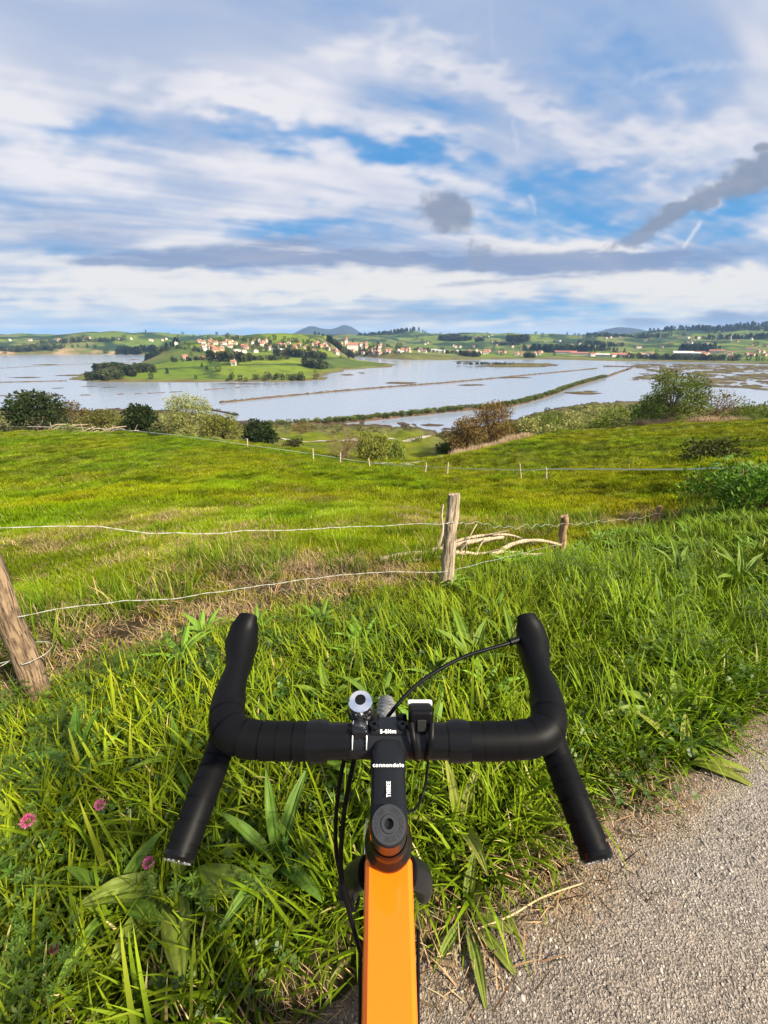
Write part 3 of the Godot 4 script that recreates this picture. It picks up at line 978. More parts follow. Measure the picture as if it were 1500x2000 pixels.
# ---------------------------------------------------------------- the bicycle
func make_bicycle() -> void:
	var o := base("bicycle", Vector3(0.005, 0, 0), "orange road bicycle with black drop handlebars standing on the grass verge", "bicycle")
	var tape := mat(lin(0.0032, 0.0034, 0.0042), 0.5); tape.metallic_specular = 0.22
	var rubber := mat(lin(0.0032, 0.0034, 0.0042), 0.45); rubber.metallic_specular = 0.24
	var gloss := mat(lin(0.004, 0.0042, 0.005), 0.24); gloss.metallic_specular = 0.32
	var satin := mat(lin(0.007, 0.008, 0.0105), 0.36); satin.metallic_specular = 0.34
	var orange := mat(lin(0.74, 0.14, 0.002), 0.5); orange.metallic_specular = 0.25
	orange.clearcoat_enabled = true; orange.clearcoat = 0.55; orange.clearcoat_roughness = 0.08
	var silver := mat(lin(0.93, 0.93, 0.94), 0.16, 1.0)
	var steel := mat(lin(0.45, 0.45, 0.46), 0.35, 1.0)
	var grey_rib := mat(lin(0.16, 0.16, 0.165), 0.5)
	var white := mat(lin(0.82, 0.82, 0.82), 0.5)
	# bare middle of the bar
	var g := Geo.new()
	g.tube([Vector3(-0.06, 0.956, -0.383), Vector3(0.06, 0.956, -0.383)], [0.0203, 0.0203], 28)
	var bar := part("handlebar", g.mesh(), o, satin)
	for s in [-1.0, 1.0]:
		var path := smooth_path([Vector3(0.098, 0.956, -0.383), Vector3(0.13, 0.956, -0.383), Vector3(0.165, 0.957, -0.384), Vector3(0.188, 0.959, -0.388), Vector3(0.204, 0.9615, -0.40), Vector3(0.213, 0.962, -0.422), Vector3(0.222, 0.952, -0.452), Vector3(0.236, 0.915, -0.478), Vector3(0.250, 0.862, -0.477), Vector3(0.254, 0.842, -0.450), Vector3(0.258, 0.830, -0.390), Vector3(0.266, 0.809, -0.336)], 0.0016)
		var pts := []; var rad := []
		var run := 0.0
		for i in path.size():
			var p: Vector3 = path[i]
			if i > 0: run += p.distance_to(path[i - 1])
			pts.append(Vector3(p.x * s, p.y, p.z))
			var ph := fposmod(run + 0.004 * sin(run * 40.0), 0.0205) / 0.0205
			rad.append(lerpf(0.0222, 0.0200, smoothstep(0.17, 0.30, run)) + 0.0007 * ph - 0.0030 * exp(-pow((ph - 0.05) / 0.045, 2.0)))
		g = Geo.new()
		g.tube(pts, rad, 22)
		part("bar_tape", g.mesh(), o, tape)
		# shiny finishing tape round the inner end
		g = Geo.new()
		var fp := []; var fr := []
		for i in 40:
			var t := i / 39.0
			fp.append(Vector3(s * lerpf(0.046, 0.1005, t), 0.956, -0.383))
			var rr_ := 0.0212 + (0.0022 if t > 0.52 else 0.0) + 0.0006 * sin(t * 60.0) * (1.0 if t > 0.52 else 0.3) + 0.0016 * sin(PI * clampf((t - 0.5) * 2.0, 0.0, 1.0))
			if t > 0.97: rr_ = 0.0226
			fr.append(rr_)
		g.tube(fp, fr, 26)
		part("finishing_tape", g.mesh(), o, gloss)
		# end plug with its fan of pale ribs
		var e: Vector3 = pts[pts.size() - 1]
		var ed: Vector3 = (e - pts[pts.size() - 6]).normalized()
		var eb := Basis(Quaternion(Vector3.UP, ed))
		g = Geo.new()
		g.lathe([Vector2(0.0206, -0.004), Vector2(0.0210, 0.001), Vector2(0.0180, 0.0045), Vector2(0.0, 0.006)], e, eb, 24)
		var plug := part("end_plug", g.mesh(), o, gloss)
		for k in 14:
			g = Geo.new()
			var a := TAU * k / 14.0
			var d := eb * Vector3(cos(a), 0, sin(a))
			g.tube([e + d * 0.0085 + ed * 0.0056, e + d * 0.0170 + ed * 0.0052], [0.0007, 0.0011], 5)
			part("rib", g.mesh(), plug, grey_rib)
		# brake hood: from the bar forwards, pinched at the waist, up to the knob
		var hp := smooth_path([Vector3(0.213, 0.960, -0.418), Vector3(0.2175, 0.963, -0.442), Vector3(0.2195, 0.967, -0.470), Vector3(0.2205, 0.971, -0.497), Vector3(0.2235, 0.980, -0.522), Vector3(0.2255, 0.991, -0.545), Vector3(0.2245, 1.002, -0.561), Vector3(0.2235, 1.007, -0.570)], 0.003)
		var widths := [0.0208, 0.0204, 0.0184, 0.0162, 0.0196, 0.0238, 0.0216, 0.0150]
		var tall := [0.0225, 0.0240, 0.0225, 0.0215, 0.0235, 0.0265, 0.0205, 0.0110]
		var hpts := []; var hr := []
		for i in hp.size():
			var t := float(i) / (hp.size() - 1) * 7.0
			var a := mini(int(t), 6)
			var f := smoothstep(0.0, 1.0, t - a)
			hpts.append(Vector3(hp[i].x * s, hp[i].y, hp[i].z))
			hr.append(Vector2(lerpf(widths[a], widths[a + 1], f), lerpf(tall[a], tall[a + 1], f)))
		g = Geo.new()
		g.tube(hpts, hr, 24, Color.WHITE, Vector3.RIGHT, true, 0.86)
		part("brake_hood", g.mesh(), o, rubber)
		g = Geo.new()
		g.tube(smooth_path([Vector3(0.2245 * s, 0.985, -0.560), Vector3(0.236 * s, 0.955, -0.580), Vector3(0.253 * s, 0.905, -0.582), Vector3(0.266 * s, 0.855, -0.568), Vector3(0.272 * s, 0.82, -0.548)], 0.006), range(30).map(func(_q): return Vector2(0.0085, 0.0045)), 10, Color.WHITE, Vector3.RIGHT)
		part("brake_lever", g.mesh(), o, satin)
	# stem with its clamp, bolts, lettering and cap
	g = Geo.new()
	g.tube(smooth_path([Vector3(0, 0.9565, -0.372), Vector3(0, 0.9555, -0.35), Vector3(0, 0.951, -0.32), Vector3(0, 0.947, -0.285)], 0.006), range(30).map(func(q): return Vector2(0.0210 - 0.0014 * sin(minf(q / 14.0, 1.0) * PI), 0.0165)), 32, Color.WHITE, Vector3.RIGHT, true, 0.62)
	var ax := Vector3(0, 0.9455, 0.3256)
	var ab := Basis(Quaternion(Vector3.UP, ax))
	g.lathe([Vector2(0.0, -0.020), Vector2(0.0182, -0.020), Vector2(0.0190, -0.018), Vector2(0.0186, 0.015), Vector2(0.0165, 0.0175), Vector2(0.0, 0.0175)], Vector3(0, 0.947, -0.285), ab, 32)
	var stem := part("stem", g.mesh(), o, satin)
	g = Geo.new()
	g.rbox(Vector3(0, 0.9575, -0.386), Vector3(0.049, 0.043, 0.030), 0.006, Basis(Vector3.RIGHT, -0.25))
	part("face_plate", g.mesh(), stem, satin)
	for s in [-1.0, 1.0]:
		for fore in [0.0, 1.0]:
			g = Geo.new()
			g.lathe([Vector2(0.0062, -0.006), Vector2(0.0066, 0.003), Vector2(0.0056, 0.0055), Vector2(0.0030, 0.0056), Vector2(0.0028, 0.003), Vector2(0.0, 0.003)], Vector3(s * 0.0175, 0.9785 - fore * 0.003, -0.383 - fore * 0.016), Basis(Vector3.RIGHT, -0.2 - fore * 0.5), 14)
			part("clamp_bolt", g.mesh(), stem, gloss)
	var lt := part("lettering", lettering("cannondale", 0.0028), stem, white, Vector3(0, 0.9722, -0.338))
	lt.rotation = Vector3(-PI / 2.0 - 0.11, 0, 0)
	lt = part("lettering", lettering("THREE", 0.0036), stem, white, Vector3(0, 0.9688, -0.3130))
	lt.rotation = Vector3(-PI / 2.0 - 0.11, 0, 0)
	lt.rotate_object_local(Vector3.BACK, PI / 2.0)
	lt = part("lettering", lettering("5-6Nm", 0.0015), stem, white, Vector3(0, 0.9795, -0.3765))
	lt.rotation = Vector3(-PI / 2.0 + 0.25, 0, 0)
	var top := Vector3(0, 0.947, -0.285) + ax * 0.0185
	g = Geo.new()
	g.lathe([Vector2(0.0172, -0.002), Vector2(0.0178, 0.0015), Vector2(0.0170, 0.0028), Vector2(0.0085, 0.0030), Vector2(0.0078, 0.0042), Vector2(0.0048, 0.0042), Vector2(0.0046, -0.006), Vector2(0.0, -0.006)], top, ab, 36)
	var cap := part("top_cap", g.mesh(), stem, mat(lin(0.013, 0.015, 0.020), 0.5))
	var words := "SYSTEM  INTEGRATION"
	for i in words.length():
		if words[i] == " ": continue
		var a := deg_to_rad(212.0 - i * 17.2)
		var l := part("lettering", lettering(words[i], 0.0026, 0.0002), stem, mat(lin(0.004, 0.004, 0.005), 0.6))
		var rad_dir := ab * Vector3(cos(a), 0, -sin(a))
		l.transform = Transform3D(Basis(rad_dir.cross(ax) * -1.0, rad_dir, ax), top + ax * 0.0031 + rad_dir * 0.0125)
	g = Geo.new()
	g.tube([top - ax * 0.004, top - ax * 0.002], [0.004, 0.004], 6)
	part("cap_bolt", g.mesh(), stem, silver)
	# headset cover under the stem, head tube
	g = Geo.new()
	g.lathe([Vector2(0.0265, -0.066), Vector2(0.0272, -0.060), Vector2(0.0268, -0.050), Vector2(0.0225, -0.036), Vector2(0.0215, -0.026), Vector2(0.0200, -0.020)], Vector3(0, 0.947, -0.285), ab, 40)
	var cover_m := mat(lin(0.005, 0.005, 0.006), 0.3); cover_m.metallic_specular = 0.22
	part("headset_cover", g.mesh(), o, cover_m)
	g = Geo.new()
	var h0 := Vector3(0, 0.947, -0.285) - ax * 0.064
	var h1 := h0 - ax * 0.135
	g.tube([h0, h1], [0.0262, 0.029], 32)
	part("head_tube", g.mesh(), o, orange)
	# top tube: flat topped with bevelled shoulders
	g = Geo.new()
	var sec := [Vector2(-0.0212, 0.0185), Vector2(0.0212, 0.0185), Vector2(0.0252, 0.0150), Vector2(0.0265, 0.010), Vector2(0.0255, -0.008), Vector2(0.020, -0.0175), Vector2(-0.020, -0.0175), Vector2(-0.0255, -0.008), Vector2(-0.0265, 0.010), Vector2(-0.0252, 0.0150)]
	for k in 24:
		var t0 := k / 24.0; var t1 := (k + 1) / 24.0
		for j in sec.size():
			var m := (j + 1) % sec.size()
			var mk := func(t: float, q: Vector2) -> Vector3:
				var w := lerpf(1.0, 0.80, minf(t * 1.6, 1.0))
				return Vector3(q.x * w, lerpf(0.8675, 0.812, t) + q.y, lerpf(-0.292, 0.235, t))
			var mid: Vector2 = (sec[j] + sec[m]) / 2.0
			g.quad((mk as Callable).call(t0, sec[j]), (mk as Callable).call(t0, sec[m]), (mk as Callable).call(t1, sec[m]), (mk as Callable).call(t1, sec[j]), Vector3(mid.x, mid.y, 0))
	part("top_tube", g.mesh(), o, orange)
	var bb := Vector3(0, 0.275, 0.06)
	g = Geo.new(); g.tube([h1 + ax * 0.02, bb], [0.024, 0.027], 24)
	part("down_tube", g.mesh(), o, orange)
	g = Geo.new(); g.tube([bb, Vector3(0, 0.845, 0.246)], [0.018, 0.016], 20)
	part("seat_tube", g.mesh(), o, orange)
	var rear := Vector3(0, 0.342, 0.475)
	for s in [-1.0, 1.0]:
		g = Geo.new(); g.tube([bb + Vector3(0.03 * s, 0, 0.02), rear + Vector3(0.062 * s, 0, 0)], [0.012, 0.009], 12)
		part("chain_stay", g.mesh(), o, orange)
		g = Geo.new(); g.tube([Vector3(0.014 * s, 0.76, 0.22), rear + Vector3(0.06 * s, 0.01, 0)], [0.009, 0.008], 12)
		part("seat_stay", g.mesh(), o, orange)
	g = Geo.new(); g.tube([Vector3(0, 0.80, 0.235), Vector3(0, 0.945, 0.285)], [0.0137, 0.0137], 18)
	part("seat_post", g.mesh(), o, satin)
	g = Geo.new()
	g.tube(smooth_path([Vector3(0, 0.972, 0.150), Vector3(0, 0.975, 0.19), Vector3(0, 0.974, 0.27), Vector3(0, 0.978, 0.34), Vector3(0, 0.985, 0.40), Vector3(0, 0.986, 0.418)], 0.01), range(40).map(func(q): return Vector2(lerpf(0.016, 0.070, smoothstep(7.0, 22.0, float(q))), 0.017)), 20, Color.WHITE, Vector3.RIGHT)
	part("saddle", g.mesh(), o, rubber)
	# cranks
	g = Geo.new(); g.lathe([Vector2(0.085, -0.002), Vector2(0.088, 0.0), Vector2(0.085, 0.002), Vector2(0.06, 0.002), Vector2(0.06, -0.002), Vector2(0.085, -0.002)], bb + Vector3(0.045, 0, 0), Basis(Vector3.BACK, PI / 2.0), 40)
	part("chain_ring", g.mesh(), o, satin)
	for s in [-1.0, 1.0]:
		g = Geo.new(); g.tube([bb, bb + Vector3(0.05 * s, 0, 0), bb + Vector3(0.068 * s, -0.04, -0.16 * s)], [0.014, 0.013, 0.009], 12)
		var crank := part("crank", g.mesh(), o, satin)
		g = Geo.new(); g.rbox(bb + Vector3(0.115 * s, -0.04, -0.165 * s), Vector3(0.085, 0.014, 0.06), 0.005)
		part("pedal", g.mesh(), crank, satin)
	# fork and wheels
	var hub := Vector3(0, 0.345, -0.580)
	g = Geo.new()
	g.tube([h1, h1 - ax * 0.03], [Vector2(0.030, 0.028), Vector2(0.046, 0.024)], 24, Color.WHITE, Vector3.RIGHT)
	var fork := part("fork", g.mesh(), o, satin)
	for s in [-1.0, 1.0]:
		g = Geo.new()
		g.tube(smooth_path([h1 + Vector3(0.030 * s, -0.012, -0.002), h1 + Vector3(0.052 * s, -0.06, -0.02), h1 + Vector3(0.056 * s, -0.16, -0.055), hub + Vector3(0.056 * s, 0, 0)], 0.02), range(40).map(func(q): return Vector2(0.012, 0.019 - q * 0.0004)), 14, Color.WHITE, Vector3.RIGHT)
		part("fork_blade", g.mesh(), fork, satin)
	g = Geo.new()
	g.rbox(Vector3(-0.074, 0.47, -0.47), Vector3(0.03, 0.07, 0.045), 0.008, Basis(Vector3.RIGHT, 0.3))
	part("brake_caliper", g.mesh(), fork, satin)
	for w in [hub, rear]:
		var wheel := Node3D.new()
		wheel.name = "wheel"
		o.add_child(wheel, true)
		wheel.position = w
		var tg := Geo.new()
		var nseg := 400; var ns := 24
		for i in nseg:
			var a0 := TAU * i / nseg; var a1 := TAU * (i + 1) / nseg
			for j in ns:
				var b0 := TAU * j / ns; var b1 := TAU * (j + 1) / ns
				var vt := func(a: float, b: float) -> Array:
					var rad := Vector3(0, cos(a), -sin(a))
					var off := rad * cos(b) + Vector3.RIGHT * sin(b)
					return [rad * 0.320 + off * 0.0215, off]
				var out := cos((b0 + b1) / 2.0)
				var col := lin(0.03, 0.03, 0.032)
				if out > 0.35:
					var chev := (i + absi(j if j < 12 else 24 - j) * 2) % 4 < 2
					col = lin(0.24, 0.24, 0.235) if chev else lin(0.08, 0.08, 0.08)
					if out > 0.96: col = lin(0.15, 0.15, 0.15)
				var A: Array = (vt as Callable).call(a0, b0); var B: Array = (vt as Callable).call(a1, b0); var C: Array = (vt as Callable).call(a1, b1); var D: Array = (vt as Callable).call(a0, b1)
				tg.tri(A[0], B[0], C[0], A[1], B[1], C[1], col, col, col)
				tg.tri(A[0], C[0], D[0], A[1], C[1], D[1], col, col, col)
		part("tyre", tg.mesh(), wheel, vmat(0.8))
		tg = Geo.new()
		tg.lathe([Vector2(0.302, -0.011), Vector2(0.279, -0.009), Vector2(0.272, 0.0), Vector2(0.279, 0.009), Vector2(0.302, 0.011), Vector2(0.302, -0.011)], Vector3.ZERO, Basis(Vector3.BACK, PI / 2.0), 72)
		part("rim", tg.mesh(), wheel, satin)
		tg = Geo.new()
		tg.tube([Vector3(-0.055, 0, 0), Vector3(-0.035, 0, 0), Vector3(-0.033, 0, 0), Vector3(0.033, 0, 0), Vector3(0.035, 0, 0), Vector3(0.055, 0, 0)], [0.011, 0.012, 0.024, 0.024, 0.012, 0.011], 18)
		part("hub", tg.mesh(), wheel, satin)
		tg = Geo.new()
		tg.lathe([Vector2(0.080, -0.001), Vector2(0.080, 0.001), Vector2(0.062, 0.001), Vector2(0.062, -0.001), Vector2(0.080, -0.001)], Vector3(-0.046, 0, 0), Basis(Vector3.BACK, PI / 2.0), 40)
		part("brake_disc", tg.mesh(), wheel, steel)
		for k in 24:
			var a := TAU * k / 24.0
			var sd := 0.03 if k % 2 else -0.03
			tg = Geo.new()
			var b := a + (0.9 if k % 4 < 2 else -0.9)
			tg.tube([Vector3(sd, cos(b) * 0.022, sin(b) * 0.022), Vector3(0, cos(a) * 0.276, sin(a) * 0.276)], [0.0011, 0.0011], 4, Color.WHITE, Vector3.ZERO, false)
			part("spoke", tg.mesh(), wheel, satin)
	# bell
	g = Geo.new()
	var bp := Vector3(-0.0345, 0.984, -0.4065)
	var tilt := Basis(Vector3.RIGHT, 0.20)
	g.rbox(Vector3(-0.0345, 0.976, -0.386), Vector3(0.021, 0.014, 0.03), 0.004, Basis(Vector3.RIGHT, -0.15))
	g.tube([Vector3(-0.0345, 0.98, -0.392), bp], [0.008, 0.009], 14)
	var bell := part("bell", g.mesh(), o, satin)
	g = Geo.new()
	g.lathe([Vector2(0.0150, -0.004), Vector2(0.0157, -0.002), Vector2(0.0157, 0.012), Vector2(0.0150, 0.0168), Vector2(0.0136, 0.0184), Vector2(0.0070, 0.0196), Vector2(0.0, 0.0196)], bp, tilt, 36)
	part("bell_dome", g.mesh(), bell, silver)
	g = Geo.new()
	g.lathe([Vector2(0.0070, 0.0192), Vector2(0.0066, 0.0210), Vector2(0.0046, 0.0208), Vector2(0.0, 0.0196)], bp, tilt, 24)
	part("bell_button", g.mesh(), bell, gloss)
	g = Geo.new()
	g.lathe([Vector2(0.0172, -0.006), Vector2(0.0178, -0.003), Vector2(0.0172, -0.001), Vector2(0.0150, -0.001)], bp, tilt, 32)
	part("bell_ring", g.mesh(), bell, satin)
	# teardrop striker lying towards the rider
	g = Geo.new()
	var tear := []
	for k in 20:
		var a := TAU * k / 20.0
		var rx := 0.0072 * (1.0 if sin(a) < 0.0 else 1.0 - 0.75 * sin(a) * sin(a))
		tear.append(Vector3(-0.0345 + cos(a) * rx, 0.9835 - 0.010 * maxf(sin(a), 0.0), -0.3805 + sin(a) * (0.0105 if sin(a) > 0.0 else 0.0075)))
	for k in 20:
		var c0 := Vector3(-0.0345, 0.9868, -0.381)
		g.flat(c0, tear[k], tear[(k + 1) % 20])
		g.flat(tear[k], tear[k] - Vector3(0, 0.006, 0), tear[(k + 1) % 20] - Vector3(0, 0.006, 0)); g.flat(tear[k], tear[(k + 1) % 20] - Vector3(0, 0.006, 0), tear[(k + 1) % 20])
	part("striker", g.mesh(), bell, mat(lin(0.02, 0.022, 0.028), 0.35))
	for s in [-1.0, 1.0]:
		g = Geo.new()
		g.tube([Vector3(-0.0345 + s * 0.0085, 0.983, -0.388), Vector3(-0.0345 + s * 0.0085, 0.9775, -0.372), Vector3(-0.0345 + s * 0.0085, 0.966, -0.3625)], [0.0011, 0.0011, 0.0011], 6)
		part("bell_wire", g.mesh(), bell, steel)
	# small front lamp on a rubber strap
	g = Geo.new()
	var lb := Basis(Vector3.RIGHT, -0.35)
	g.rbox(Vector3(0.0405, 0.983, -0.393), Vector3(0.030, 0.030, 0.026), 0.005, lb)
	var lamp := part("front_lamp", g.mesh(), o, rubber)
	g = Geo.new()
	g.rbox(Vector3(0.0405, 0.983, -0.393) + lb * Vector3(0, 0.0125, -0.0125), Vector3(0.0315, 0.009, 0.006), 0.0028, lb)
	part("lens", g.mesh(), lamp, mat(lin(0.78, 0.79, 0.80), 0.25))
	for s in [-1.0, 1.0]:
		g = Geo.new()
		g.tube(smooth_path([Vector3(0.0405 + s * 0.0125, 0.990, -0.3795), Vector3(0.0405 + s * 0.0105, 0.980, -0.3645), Vector3(0.0405 + s * 0.0075, 0.962, -0.3605), Vector3(0.0405 + s * 0.006, 0.945, -0.366)], 0.004), range(30).map(func(_q): return Vector2(0.0035, 0.0022)), 8, Color.WHITE, Vector3.RIGHT)
		part("strap", g.mesh(), lamp, rubber)
	g = Geo.new()
	g.rbox(Vector3(0.0405, 0.986, -0.3795), Vector3(0.011, 0.014, 0.003), 0.001, Basis(Vector3.RIGHT, -0.45))
	part("strap_slot", g.mesh(), lamp, mat(lin(0.004, 0.004, 0.004), 0.5))
	part("lamp_lead", pipe([Vector3(0.049, 0.946, -0.368), Vector3(0.047, 0.92, -0.36), Vector3(0.040, 0.905, -0.345), Vector3(0.029, 0.915, -0.325), Vector3(0.020, 0.93, -0.315)], 0.0016, 8), lamp, rubber)
	# hoses and cables
	part("cable_boot", pipe([Vector3(0.206, 0.993, -0.532), Vector3(0.186, 0.9925, -0.5235)], 0.0052, 12, 0.004), o, rubber)
	part("brake_hose", pipe([Vector3(0.20, 0.993, -0.530), Vector3(0.178, 0.992, -0.520), Vector3(0.112, 0.985, -0.500), Vector3(0.05, 0.970, -0.470), Vector3(0.010, 0.950, -0.440), Vector3(-0.012, 0.925, -0.42), Vector3(-0.022, 0.88, -0.395)], 0.0028, 10), o, rubber)
	part("brake_hose", pipe([Vector3(-0.050, 0.940, -0.392), Vector3(-0.058, 0.915, -0.378), Vector3(-0.066, 0.86, -0.36), Vector3(-0.067, 0.80, -0.345), Vector3(-0.058, 0.73, -0.34), Vector3(-0.047, 0.66, -0.35), Vector3(-0.05, 0.5, -0.44)], 0.0028, 10), o, rubber)
	part("gear_cable", pipe([Vector3(-0.038, 0.940, -0.392), Vector3(-0.046, 0.912, -0.376), Vector3(-0.056, 0.86, -0.352), Vector3(-0.060, 0.79, -0.330), Vector3(-0.050, 0.73, -0.315), Vector3(-0.036, 0.67, -0.30)], 0.0031, 10), o, rubber)
	part("gear_cable", pipe([Vector3(-0.036, 0.67, -0.30), Vector3(-0.034, 0.52, -0.17), Vector3(-0.034, 0.36, -0.04)], 0.0024, 8), o, rubber)
	part("gear_cable", pipe([Vector3(0.040, 0.70, -0.31), Vector3(0.034, 0.53, -0.17), Vector3(0.034, 0.36, -0.04)], 0.0024, 8), o, rubber)

# ---------------------------------------------------------------- trees and shrubs
# a tree: trunk and limbs (one mesh), crown of small leaves gathered in clumps
func make_tree(called: String, label: String, group: String, x: float, z: float, top: float, wide: float, look: Dictionary, seed_: int, category := "tree") -> Node3D:
	rng.seed = seed_
	var y := height(x, z) - 0.15
	var h := maxf(top - y, 0.5)
	var o := base(called, Vector3(x, y, z), label, category, group)
	var g := Geo.new(); var l := Geo.new()
	var bare_: float = look.get("bare", 0.0)
	var clear: float = look.get("clear", 0.15) * h
	var stems: int = look.get("stems", 1)
	var bark: Color = look.get("bark", lin(0.10, 0.075, 0.05))
	var r0: float = look.get("thick", 0.028) * h
	var lobes := []
	var count: int = look.get("lobes", 16)
	var flatness: float = look.get("flat", 0.0)
	for i in count:
		# lobes fill an egg standing on the clear trunk
		var a := TAU * (i * 0.618 + rr(-0.08, 0.08))
		var f := (i + 0.5) / count
		var yy := lerpf(clear + 0.06 * h, h * 0.93, pow(f, 0.85))
		var prof := sqrt(maxf(0.0, 1.0 - pow((yy - (clear + (h - clear) * look.get("belly", 0.42))) / ((h - clear) * 0.62), 2.0)))
		var rad := wide * 0.5 * prof * sqrt(rr(0.15, 1.0)) * 0.86
		lobes.append(Vector3(cos(a) * rad, yy + rr(-0.05, 0.05) * h, sin(a) * rad))
	var roots := []
	for s in stems:
		var a := TAU * s / stems + rr(-0.4, 0.4)
		var sp := 0.05 * wide * (0.0 if stems == 1 else 1.0)
		roots.append(Vector3(cos(a) * sp, 0, sin(a) * sp))
	for q in lobes:
		var root: Vector3 = roots[rng.randi() % stems]
		var fork: Vector3 = root.lerp(Vector3(q.x * 0.25, q.y * 0.55, q.z * 0.25), 0.9) if stems > 1 else Vector3(q.x * 0.12, maxf(clear, q.y * 0.42), q.z * 0.12)
		var mid: Vector3 = fork.lerp(q, 0.5) + Vector3(rr(-0.1, 0.1), rr(0.0, 0.12), rr(-0.1, 0.1)) * wide * 0.4
		g.tube([root, root.lerp(fork, 0.5) + Vector3(rr(-0.03, 0.03), 0, rr(-0.03, 0.03)) * h, fork, mid, q], [r0 * (1.0 if stems == 1 else 0.6), r0 * (0.8 if stems == 1 else 0.5), r0 * 0.5, r0 * 0.26, r0 * 0.1], 5, bark, Vector3.ZERO, false)
		var twigs := int(4 + bare_ * 22)
		for k in twigs:
			var t := rr(0.45, 1.0)
			var p: Vector3 = fork.lerp(mid, t * 2.0 - 1.0) if t < 0.5 else mid.lerp(q, t * 2.0 - 1.0)
			var out := (p - Vector3(0, h * 0.4, 0)).normalized() + Vector3(rr(-0.8, 0.8), rr(-0.3, 0.8), rr(-0.8, 0.8))
			var e := p + out.normalized() * wide * rr(0.08, 0.2)
			g.tube([p, p.lerp(e, 0.5) + Vector3(rr(-0.02, 0.02), rr(0, 0.03), rr(-0.02, 0.02)) * wide, e], [r0 * 0.10, r0 * 0.07, r0 * 0.03], 3, bark * 1.15, Vector3.ZERO, false)
	if stems == 1:
		g.tube([Vector3(0, -0.2, 0), Vector3(0, clear * 0.5, 0), Vector3(rr(-0.02, 0.02) * h, clear, 0)], [r0 * 1.35, r0 * 1.05, r0 * 0.9], 8, bark, Vector3.ZERO, false)
	var leaves: int = int(look.get("leaves", 1800) * (1.7 if look.get("bare", 0.0) < 0.75 else 1.3))
	var size: float = look.get("size", 0.22) * 1.45
	var c0: Color = look.get("c0"); var c1: Color = look.get("c1")
	var lr: float = look.get("spread", 0.20) * wide
	var droop: float = look.get("droop", 0.0)
	for i in leaves:
		var q: Vector3 = lobes[rng.randi() % lobes.size()]
		var d := Vector3(rr(-1, 1), rr(-1, 1), rr(-1, 1)).normalized()
		var p: Vector3 = q + d * Vector3(lr, lr * (0.8 - flatness * 0.4), lr) * pow(rng.randf(), 0.45)
		if droop > 0.0:
			p.y -= rng.randf() * droop * h * clampf(Vector2(p.x, p.z).length() / wide * 2.0, 0.0, 1.0)
		if p.y < 0.04 * h: p.y = 0.04 * h + rng.randf() * 0.1 * h
		var dir := (d + Vector3(rr(-0.7, 0.7), rr(-0.4, 0.9), rr(-0.7, 0.7))).normalized()
		if droop > 0.0: dir = Vector3(rr(-0.3, 0.3), -1, rr(-0.3, 0.3)).normalized()
		var side := dir.cross(Vector3(rr(-1, 1), rr(-1, 1), rr(-1, 1))).normalized()
		var sz := size * rr(0.6, 1.35)
		l.leaf(p, dir, side, sz, sz * look.get("slim", 0.6), hue(c0.lerp(c1, rng.randf()), 0.18))
	part("trunk", g.mesh(), o, M.bark)
	if leaves > 0:
		part("crown", l.mesh(), o, M.leaf)
	return o

var M := {}

# weathered stake: squared or round, slightly crooked, set at foot and leaning to head
func stake(called: String, label: String, foot: Vector3, head: Vector3, r: float, round_: bool, m: Material, seed_: int, group := "") -> MeshInstance3D:
	rng.seed = seed_
	var q := noise(seed_, 3.0, 3)
	var g := Geo.new()
	var hgt := foot.distance_to(head)
	var sides := 22
	var rows := []
	var n_ := 26
	for i in n_ + 1:
		var t := float(i) / n_
		var row := []
		for j in sides:
			var a := TAU * j / sides
			var rad := r * (1.12 - 0.16 * t)
			if not round_:
				var c := maxf(absf(cos(a)), absf(sin(a)) * 1.15)
				rad = minf(rad / c, rad * 1.22)
			rad *= 1.0 + q.get_noise_3d(cos(a) * 1.3, t * hgt * 1.6, sin(a) * 1.3) * 0.22 + q.get_noise_3d(cos(a) * 6.0, t * hgt * 1.5 + 9.0, sin(a) * 6.0) * 0.10
			row.append(Vector3(cos(a) * rad + q.get_noise_1d(t * 0.7) * r * 0.6, t * hgt - 0.35 * (1.0 - t) + (q.get_noise_2d(cos(a) * 2.0, sin(a) * 2.0) * r * 0.35 + cos(a) * r * 0.12 if i == n_ else 0.0), sin(a) * rad))
		rows.append(row)
	for i in n_:
		for j in sides:
			var k := (j + 1) % sides
			var n0 := Vector3(cos(TAU * j / sides), 0, sin(TAU * j / sides)); var n1 := Vector3(cos(TAU * k / sides), 0, sin(TAU * k / sides))
			if not round_:
				n0 = Vector3(signf(n0.x) * pow(absf(n0.x), 4.0), 0, signf(n0.z) * pow(absf(n0.z), 4.0)).normalized(); n1 = Vector3(signf(n1.x) * pow(absf(n1.x), 4.0), 0, signf(n1.z) * pow(absf(n1.z), 4.0)).normalized()
			g.tri(rows[i][j], rows[i + 1][k], rows[i][k], n0, n1, n1); g.tri(rows[i][j], rows[i + 1][j], rows[i + 1][k], n0, n0, n1)
	var mid := Vector3(0, hgt - r * 0.12, 0)
	for j in sides:
		g.flat(mid, rows[n_][(j + 1) % sides], rows[n_][j])
	var o := single(called, g.mesh(), label, "fence post", group, m, foot)
	o.basis = Basis(Quaternion(Vector3.UP, (head - foot).normalized()))
	return o

